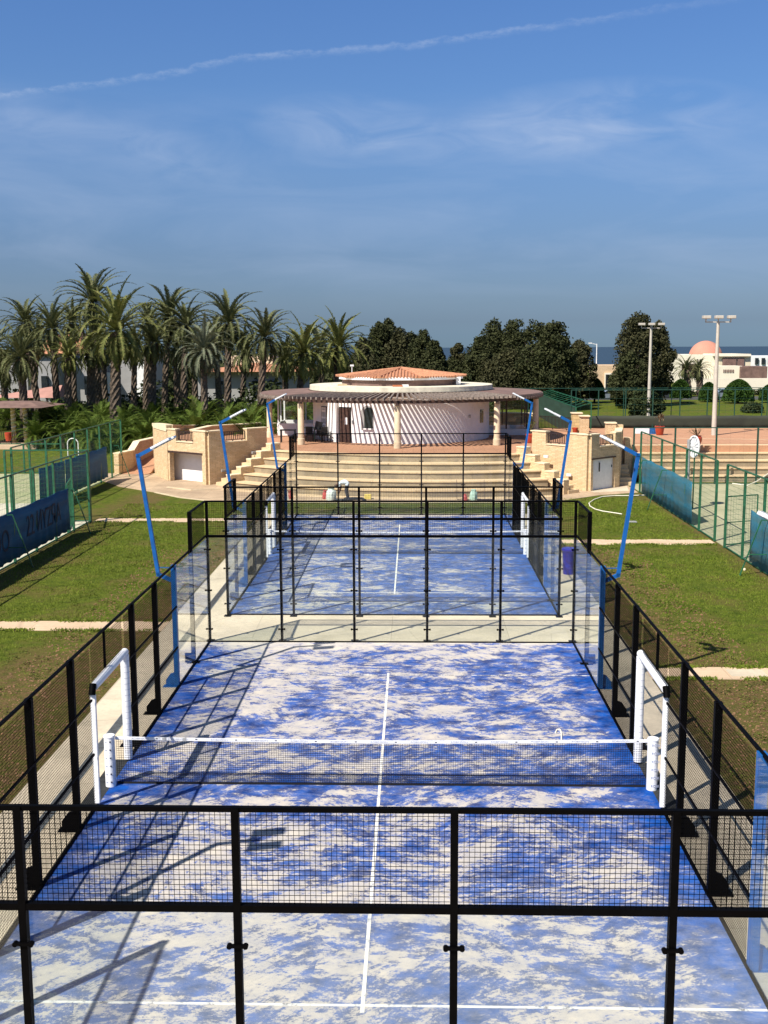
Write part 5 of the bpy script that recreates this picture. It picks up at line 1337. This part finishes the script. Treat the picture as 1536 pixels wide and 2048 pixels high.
def palm(label, u, vc, Y, rpx, mesh_i, utr=None, thick=.24, skirt=True, grp='tall date palms behind the lawn'):
    vc += 7; c = at(u, vc, Y); D = Y-CAM.y; rad = rpx*D/FPX; gz_ = hgt(c.x, Y)-.1
    tb_ = at(utr if utr else u, 850, Y); H = c.z-gz_-.1
    root = thing('date_palm', label, 'palm tree', (tb_.x, Y, gz_), 0, grp)
    lean = c.x-tb_.x
    palm_trunk(H, thick, lean, int(u*7+vc)).build('trunk', 'palmtrunk', root)
    o = child(tall_meshes[mesh_i], 'crown', root, (lean, 0, H+.1), random.uniform(0, 6)); s = rad/2.10; o.scale = (s, s, s)
    if skirt:
        o = child(skirt_meshes[int(u) % 2], 'dry_skirt', root, (lean, 0, H-.15), random.uniform(0, 6)); o.scale = (s*.62, s*.62, s*.62)
    return root
PALMS = [
 ('tallest date palm, its crown standing clear of all the others on the left', 186, 598, 86, 64, 0, 200, .26),
 ('date palm with an upright crown at the far upper left', 50, 640, 84, 50, 0, 78, .24),
 ('date palm with a leaning trunk just left of the tallest palm', 104, 650, 82, 52, 1, 116, .24),
 ('big-crowned palm hanging over the gazebo at the left edge', 42, 708, 76, 56, 1, 50, .28),
 ('thick-trunked date palm with the widest crown on the left', 233, 655, 74, 82, 2, 231, .36),
 ('short palm with a fan of low fronds between the villa roofs', 136, 706, 78, 42, 2, 137, .26),
 ('bare-trunked palm with a ragged skirt in front of the villa balcony', 182, 695, 80, 42, 1, 183, .30),
 ('dark upright palm standing right of the widest crown', 338, 628, 88, 60, 0, 330, .24),
 ('palm with a thick trunk between the widest crown and the silvery palm', 306, 678, 78, 52, 1, 304, .30),
 ('date palm with arching fronds left of the silvery palm', 372, 645, 86, 50, 1, 368, .26),
 ('tall dark palm with spread fronds above the long low villa', 457, 640, 82, 62, 0, 456, .26),
 ('silvery grey date palm in front of the orange-roofed villa', 407, 695, 74, 58, 3, 410, .24),
 ('palm with a twin dark trunk left of the clubhouse roof', 530, 668, 80, 56, 0, 521, .26),
 ('slim palm partly hidden behind the widest crown', 270, 690, 84, 42, 1, 268, .22),
 ('small-crowned palm behind the silvery palm', 352, 690, 90, 42, 1, 356, .26),
 ('wide palm with drooping fronds behind the left end of the pergola', 608, 700, 84, 62, 2, 596, .26),
 ('olive-green palm rising behind the clubhouse roof', 676, 688, 88, 62, 2, 672, .28),
 ('low palm tucked behind the pergola next to the drooping palm', 570, 712, 92, 48, 1, 572, .26),
 ('palm cut by the left edge of the photograph', -14, 690, 78, 52, 1, -8, .26),
 ('second palm cut by the left edge, lower and darker', 8, 730, 84, 44, 0, 12, .26),
 ('palm crown seen behind the tallest palm', 146, 640, 94, 44, 0, 150, .24),
 ('palm crown seen between the dark upright palm and the silvery palm', 298, 640, 96, 42, 0, 292, .22),
 ('palm behind the tall dark palm, leaning left', 430, 668, 92, 44, 0, 440, .24),
 ('shaded palm behind the palm at the far upper left', 74, 672, 96, 44, 1, 70, .26),
 ('shaded palm behind the ragged-skirted palm', 206, 690, 98, 46, 0, 212, .26),
 ('shaded palm low behind the silvery palm', 388, 712, 98, 44, 0, 392, .26),
 ('shaded palm behind the long low villa roof', 490, 700, 104, 46, 1, 486, .26),
 ('pale palm between the drooping palm and the clubhouse antenna', 640, 690, 94, 50, 3, 646, .26)]
for a in PALMS: palm(a[0], a[1], a[2], a[3], a[4], a[5], a[6], a[7])
palm('left of the two palms in front of the domed building', 1372, 732, 132, 25, 1, 1374, .4, grp='pair of palms before the dome')
palm('right of the two palms in front of the domed building', 1397, 734, 136, 24, 0, 1398, .4, grp='pair of palms before the dome')
# extra trunks read between the crowns
low = []
rg = random.Random(5)
for row, (v0, Y0) in enumerate(((838, 69), (820, 73), (806, 78))):
    u = 70+row*22
    while u < 545:
        low.append((u, v0+rg.uniform(-6, 6), Y0+rg.uniform(-1.5, 1.5))); u += rg.uniform(44, 60)
low += [(20, 842, 80), (-10, 830, 82), (560, 818, 78), (600, 812, 80), (640, 806, 84)]
low.sort(key=lambda q: q[0])
for i, (u, v, Y) in enumerate(low):
    p = at(u, v, Y); s = (1.0+rg.uniform(-.15, .2))*.80
    root = thing('palm_shrub', ORD[i]+' low green feather palm from the left in the palm hedge', 'palm shrub', (p.x, Y, hgt(p.x, Y)-.05), 0, 'low green palms in front of the tall palms')
    MB().lathe((0, 0, 0), [(.28, 0), (.34, .3), (.30, .75), (.16, 1.0)], 10).build('trunk', 'palmtrunk', root)
    o = child(low_meshes[i % 3], 'crown', root, (0, 0, .80), rg.uniform(0, 6)); o.scale = (s, s, s)

def foliage(blobs, n, leaf, seed, shell=.55):
    """leaf clumps spread through a set of ellipsoid blobs (cx,cy,cz,rx,ry,rz)"""
    rg = np.random.default_rng(seed); B = np.array(blobs); vol = (B[:, 3]*B[:, 4]*B[:, 5])**.66; k = rg.choice(len(B), n, p=vol/vol.sum())
    u = rg.normal(size=(n, 3)); u /= np.linalg.norm(u, axis=1)[:, None]; rad = shell+(1-shell)*rg.random(n)**.6+rg.normal(0, .12, n)
    c = B[k, :3]+u*B[k, 3:6]*rad[:, None]
    a = u*.6+rg.normal(size=(n, 3))*.6; a[:, 2] += .25; a /= np.linalg.norm(a, axis=1)[:, None]
    t1 = np.cross(a, rg.normal(size=(n, 3))); t1 /= np.linalg.norm(t1, axis=1)[:, None]; t2 = np.cross(a, t1)
    s = leaf*rg.uniform(.5, 1.3, n)[:, None]
    V = np.stack([c-t1*s-t2*s*.5, c+t1*s*.7-t2*s*.6, c+t1*s+t2*s*.5, c-t1*s*.6+t2*s*.7], 1).reshape(-1, 3)
    return V, np.arange(4*n).reshape(n, 4)
def dtree(label, u, vt, vb, wpx, Y, mat, seed, n=3600, name='conifer_tree', grp=None, cat='tree', leaf=.12, zb=None, nb=60):
    D = Y-CAM.y; sc = D/FPX; top = at(u, vt, Y); base = zb if zb is not None else hgt(top.x, Y); H = top.z-base; rx = wpx*sc/2*1.28
    rg = random.Random(seed); root = thing(name, label, cat, (top.x, Y, base-.1), 0, grp)
    tr_ = MB(); tr_.cyl((0, 0, 0), (.1, 0, H*.75), .22, .06, 8)
    for k in range(6): a = rg.uniform(0, 6.28); z = H*rg.uniform(.25, .6); tr_.cyl((.05, 0, z), (math.cos(a)*rx*.6, math.sin(a)*rx*.5, z+H*.2), .07, .02, 6)
    tr_.build('trunk', 'bark', root)
    bl = []
    for k in range(nb):
        t_ = rg.random()**.85; z = H*(.10+.84*t_); w = (1-.72*max(0, (t_-.45)/.55)**1.8)*(.75+.25*min(1, t_/.3))
        a = rg.uniform(0, 6.28); rr_ = rx*w*.80*rg.random()**.4; s = rx*rg.uniform(.17, .32)*(1-.25*t_)
        bl.append((rr_*math.cos(a), rr_*math.sin(a)*.9, z, s, s, s*rg.uniform(.9, 1.5)))
    bl.append((0, 0, H*.45, rx*.74, rx*.74, H*.42)); bl.append((0, 0, H-.5, rx*.22, rx*.22, .5))
    raw('crown', *foliage(bl, int(n*3.6), leaf, seed), mat, root)
    return root
dt = [(760, 640, 70), (800, 650, 72), (846, 654, 66), (776, 632, 60), (725, 668, 60), (822, 660, 60), (868, 676, 50), (866, 700, 56), (915, 682, 42), (905, 712, 60),
      (985, 640, 92), (960, 668, 60), (1036, 634, 88), (1078, 640, 90), (1112, 636, 80), (1128, 670, 70), (1162, 678, 62), (1010, 700, 90), (1090, 700, 110)]
kinds = ['dark green conifer'] * 30
for i, (u, vt, w) in enumerate(sorted(dt)):
    grp = 'dark tree belt behind the clubhouse'
    lb = '%s dark bushy tree from the left in the tree belt behind the clubhouse' % ORD[i]
    dtree(lb, u, vt+2, 790, w, 104+(i*7) % 16+(8 if vt > 690 else 0)*0, 'conifer' if i % 3 else 'conifer2', 40+i, n=4200, grp=grp)
dtree('lone large dark tree with an uneven crown right of the pergola', 1276, 628, 800, 92, 112, 'conifer2', 90, n=6500, nb=80)
dtree('dark lobe tree leaning right beside the lone large tree', 1318, 640, 790, 62, 113, 'conifer2', 91, n=3600)
dtree('dark lower tree under the lone large tree', 1262, 705, 800, 70, 108, 'conifer', 92, n=3600)
dtree('dense dark shrub at the foot of the pale mast', 1292, 782, 842, 66, 86.5, 'bush', 93, n=3000, name='shrub', cat='shrub', leaf=.11)
dtree('low round bush on the lawn near the right edge', 1507, 806, 830, 38, 100, 'bush', 95, n=1200, name='shrub', cat='shrub', leaf=.10)
# clipped hedges
def hedge(label, u, vt, vb, wpx, Y, seed):
    D = Y-CAM.y; sc = D/FPX; t_ = at(u, vt, Y); b_ = at(u, vb, Y); H = t_.z-b_.z+.3; r = wpx*sc/2
    root = thing('clipped_hedge', label, 'hedge', (t_.x, Y, b_.z-.3), 0, 'clipped dome hedges beyond the lawn'); n = 3200; rg_ = np.random.default_rng(seed)
    z = rg_.random(n)**.8; pr = np.power(np.maximum(0, 1-z**2.2), .62); a = rg_.uniform(0, 2*PI, n); rad = r*pr*(1+rg_.normal(0, .03, n))
    c = np.stack([rad*np.cos(a), rad*np.sin(a), z*H], 1); d = rg_.normal(size=(n, 3)); d /= np.linalg.norm(d, axis=1)[:, None]; e = np.cross(d, rg_.normal(size=(n, 3))); e /= np.linalg.norm(e, axis=1)[:, None]; s = .13
    V = np.stack([c-d*s-e*s, c+d*s-e*s, c+d*s+e*s, c-d*s+e*s], 1).reshape(-1, 3); raw('foliage', V, np.arange(4*n).reshape(n, 4), 'hedge', root)
    MB().lathe((0, 0, 0), [(r*.95, 0), (r*.9, H*.35), (r*.72, H*.6), (r*.45, H*.82), (.03, H*.95)], 20).build('stem_core', 'hedge', root, smooth=True)
    MB().cyl((0, 0, -1.6), (0, 0, .2), .12, n=8).build('trunk', 'bark', root)
for i, (u, vt, vb, w, Y) in enumerate(((1190, 757, 790, 36, 120), (1241, 758, 795, 34, 122), (1362, 760, 790, 38, 120), (1418, 766, 795, 34, 121), (1478, 760, 796, 56, 118), (1540, 770, 795, 36, 119))):
    hedge('%s clipped dome hedge from the left along the far lawn' % ORD[i], u, vt, vb, w, Y, 200+i)
# far scrub closing the view to the coast
fw = foliage([(x, 150+random.uniform(-10, 10), 1.4, 6, 5, (6.0 if x < -5 else 3.2)+random.uniform(-1.2, 1.2)) for x in range(-90, 14, 4)], 60000, .3, 77); o = raw('far_shrubbery', *fw, 'conifer'); o['kind'] = 'stuff'
fw = foliage([(x, 101+random.uniform(-3, 3), 1.2, 3, 2, 2.3+random.uniform(-.9, 1.2)) for x in np.arange(-52, 8, 2.5)], 34000, .2, 78); o = raw('undergrowth', *fw, 'bush'); o['kind'] = 'stuff'
fw = foliage([(x, 138+random.uniform(-1, 1), .9, 2.2, 1, .8+random.uniform(0, .6)) for x in np.arange(14, 52, 1.7)], 14000, .2, 79); o = raw('undergrowth', *fw, 'bush'); o['kind'] = 'stuff'

# grass blades on the lawns near the courts
rg = np.random.default_rng(3)
def blades(n, x0, x1, y0, y1, h, mat, pfun, name, w=.005):
    x = rg.uniform(x0, x1, n); yy = y0+(y1-y0)*rg.random(n)**1.35; keep = pfun(x, yy) > rg.random(n); x, yy = x[keep], yy[keep]; n = len(x)
    a = rg.uniform(0, 2*PI, n); hh = h*rg.uniform(.5, 1.3, n)*(1+.012*yy); b_ = rg.normal(0, .5, (n, 2))*hh[:, None]; ww = w*(1+.05*yy)
    P = np.stack([x, yy, np.full(n, -.014)], 1); s = np.stack([np.cos(a)*ww, np.sin(a)*ww, np.zeros(n)], 1); tip = P+np.concatenate([b_, hh[:, None]], 1)
    V = np.stack([P-s, P+s, tip], 1).reshape(-1, 3); o = raw(name, V, np.arange(3*n).reshape(n, 3), mat); o['kind'] = 'stuff'
def patchy(x, y):
    f = np.sin(x*1.3+np.sin(y*.7)*2)*np.sin(y*1.1+np.sin(x*.9)*2); return f
def onpath(x, y): return ((y > 21.1) & (y < 22.4)) | ((y > 40.9) & (y < 42.2))
def onpathR(x, y): return ((y > 16.65) & (y < 17.85)) | ((y > 35.1) & (y < 36.5))
blades(150000, -14.2, -6.7, 8, 47, .038, 'grassblade', lambda x, y: np.where(onpath(x, y), 0, np.clip((-x-6.6-np.where(y < 20, 3.0, 1.2))/1.6, .05, 1)*(.55+.45*patchy(x, y))), 'grass')
blades(150000, 6.6, 12.9, 8, 49, .038, 'grassblade', lambda x, y: np.where(onpathR(x, y), 0, np.clip((x-6.6-np.where(y < 17, 2.4, .8))/1.5, .08, 1)*(.55+.45*patchy(x, y))), 'grass')
for (x0, x1, yy_) in ((-14.2, -6.7, 21.2), (-14.2, -6.7, 22.28), (-14.2, -6.7, 41.0), (-14.2, -6.7, 42.1), (6.6, 13., 16.75), (6.6, 13., 17.75), (6.6, 13., 35.2), (6.6, 13., 36.4)):
    n_ = 2600; x = rg.uniform(x0, x1, n_); keep = np.sin(x*2.3+yy_)+np.sin(x*5.1)*.6 > rg.uniform(-1.2, 1.2, n_); x = x[keep]; n_ = len(x)
    y = yy_+rg.normal(0, .07, n_); a = rg.uniform(0, 6.28, n_); hh = rg.uniform(.03, .08, n_); P = np.stack([x, y, np.full(n_, 0.)], 1); s_ = np.stack([np.cos(a)*.022, np.sin(a)*.022, a*0], 1)
    V = np.stack([P-s_, P+s_, P+np.concatenate([rg.normal(0, .04, (n_, 2)), hh[:, None]], 1)], 1).reshape(-1, 3); o = raw('grass', V, np.arange(3*n_).reshape(n_, 3), 'grassblade'); o['kind'] = 'stuff'
# little weeds and clods in the bare strips
def weeds(n, x0, x1, y0, y1, name):
    x = rg.uniform(x0, x1, n); y = rg.uniform(y0, y1, n); keep = (np.sin(x*2.1+y)*np.sin(y*.9+1.) > .1) & ~onpath(x, y) if x1 < 0 else (np.sin(x*2.1+y)*np.sin(y*.9+1.) > .0) & ~onpathR(x, y)
    x, y = x[keep], y[keep]; V = []; F = []
    k = len(x); c = np.repeat(np.stack([x, y, np.full(k, .02)], 1), 7, 0)+rg.normal(0, .07, (k*7, 3))*[1, 1, .3]; c[:, 2] = np.abs(c[:, 2]); N = len(c)
    d = rg.normal(size=(N, 3)); d[:, 2] *= .4; d /= np.linalg.norm(d, axis=1)[:, None]; e = np.cross(d, [0, .3, 1.]); s = .03
    V = np.stack([c-d*s, c+e*s*.7, c+d*s, c-e*s*.7], 1).reshape(-1, 3); o = raw(name, V, np.arange(4*N).reshape(N, 4), 'weed'); o['kind'] = 'stuff'
weeds(1500, -10.5, -6.8, 7, 40, 'weeds'); weeds(1500, 6.6, 10.0, 7, 36, 'weeds')
n = 9000; x = np.concatenate([rg.uniform(-9.5, -6.7, n//2), rg.uniform(6.6, 9.5, n//2)]); y = rg.uniform(6, 34, n); ok = ~(onpath(x, y) & (x < 0)) & ~(onpathR(x, y) & (x > 0)); x, y = x[ok], y[ok]; n = len(x); s = rg.uniform(.012, .04, n)
c = np.stack([x, y, s*.1-.01], 1); oct_ = np.array([(1, 0, 0), (-1, 0, 0), (0, 1, 0), (0, -1, 0), (0, 0, .8), (0, 0, -.8)]); V = (c[:, None, :]+oct_[None]*s[:, None, None]*rg.uniform(.6, 1.3, (n, 6, 1))).reshape(-1, 3)
fo = np.array([(0, 2, 4), (2, 1, 4), (1, 3, 4), (3, 0, 4)]); F = (np.arange(n)[:, None, None]*6+fo[None]).reshape(-1, 3)
M['clod'] = basic('earth_clod', (.20, .11, .055), .95, .3, 9); o = raw('soil', V, F, 'clod'); o['kind'] = 'stuff'
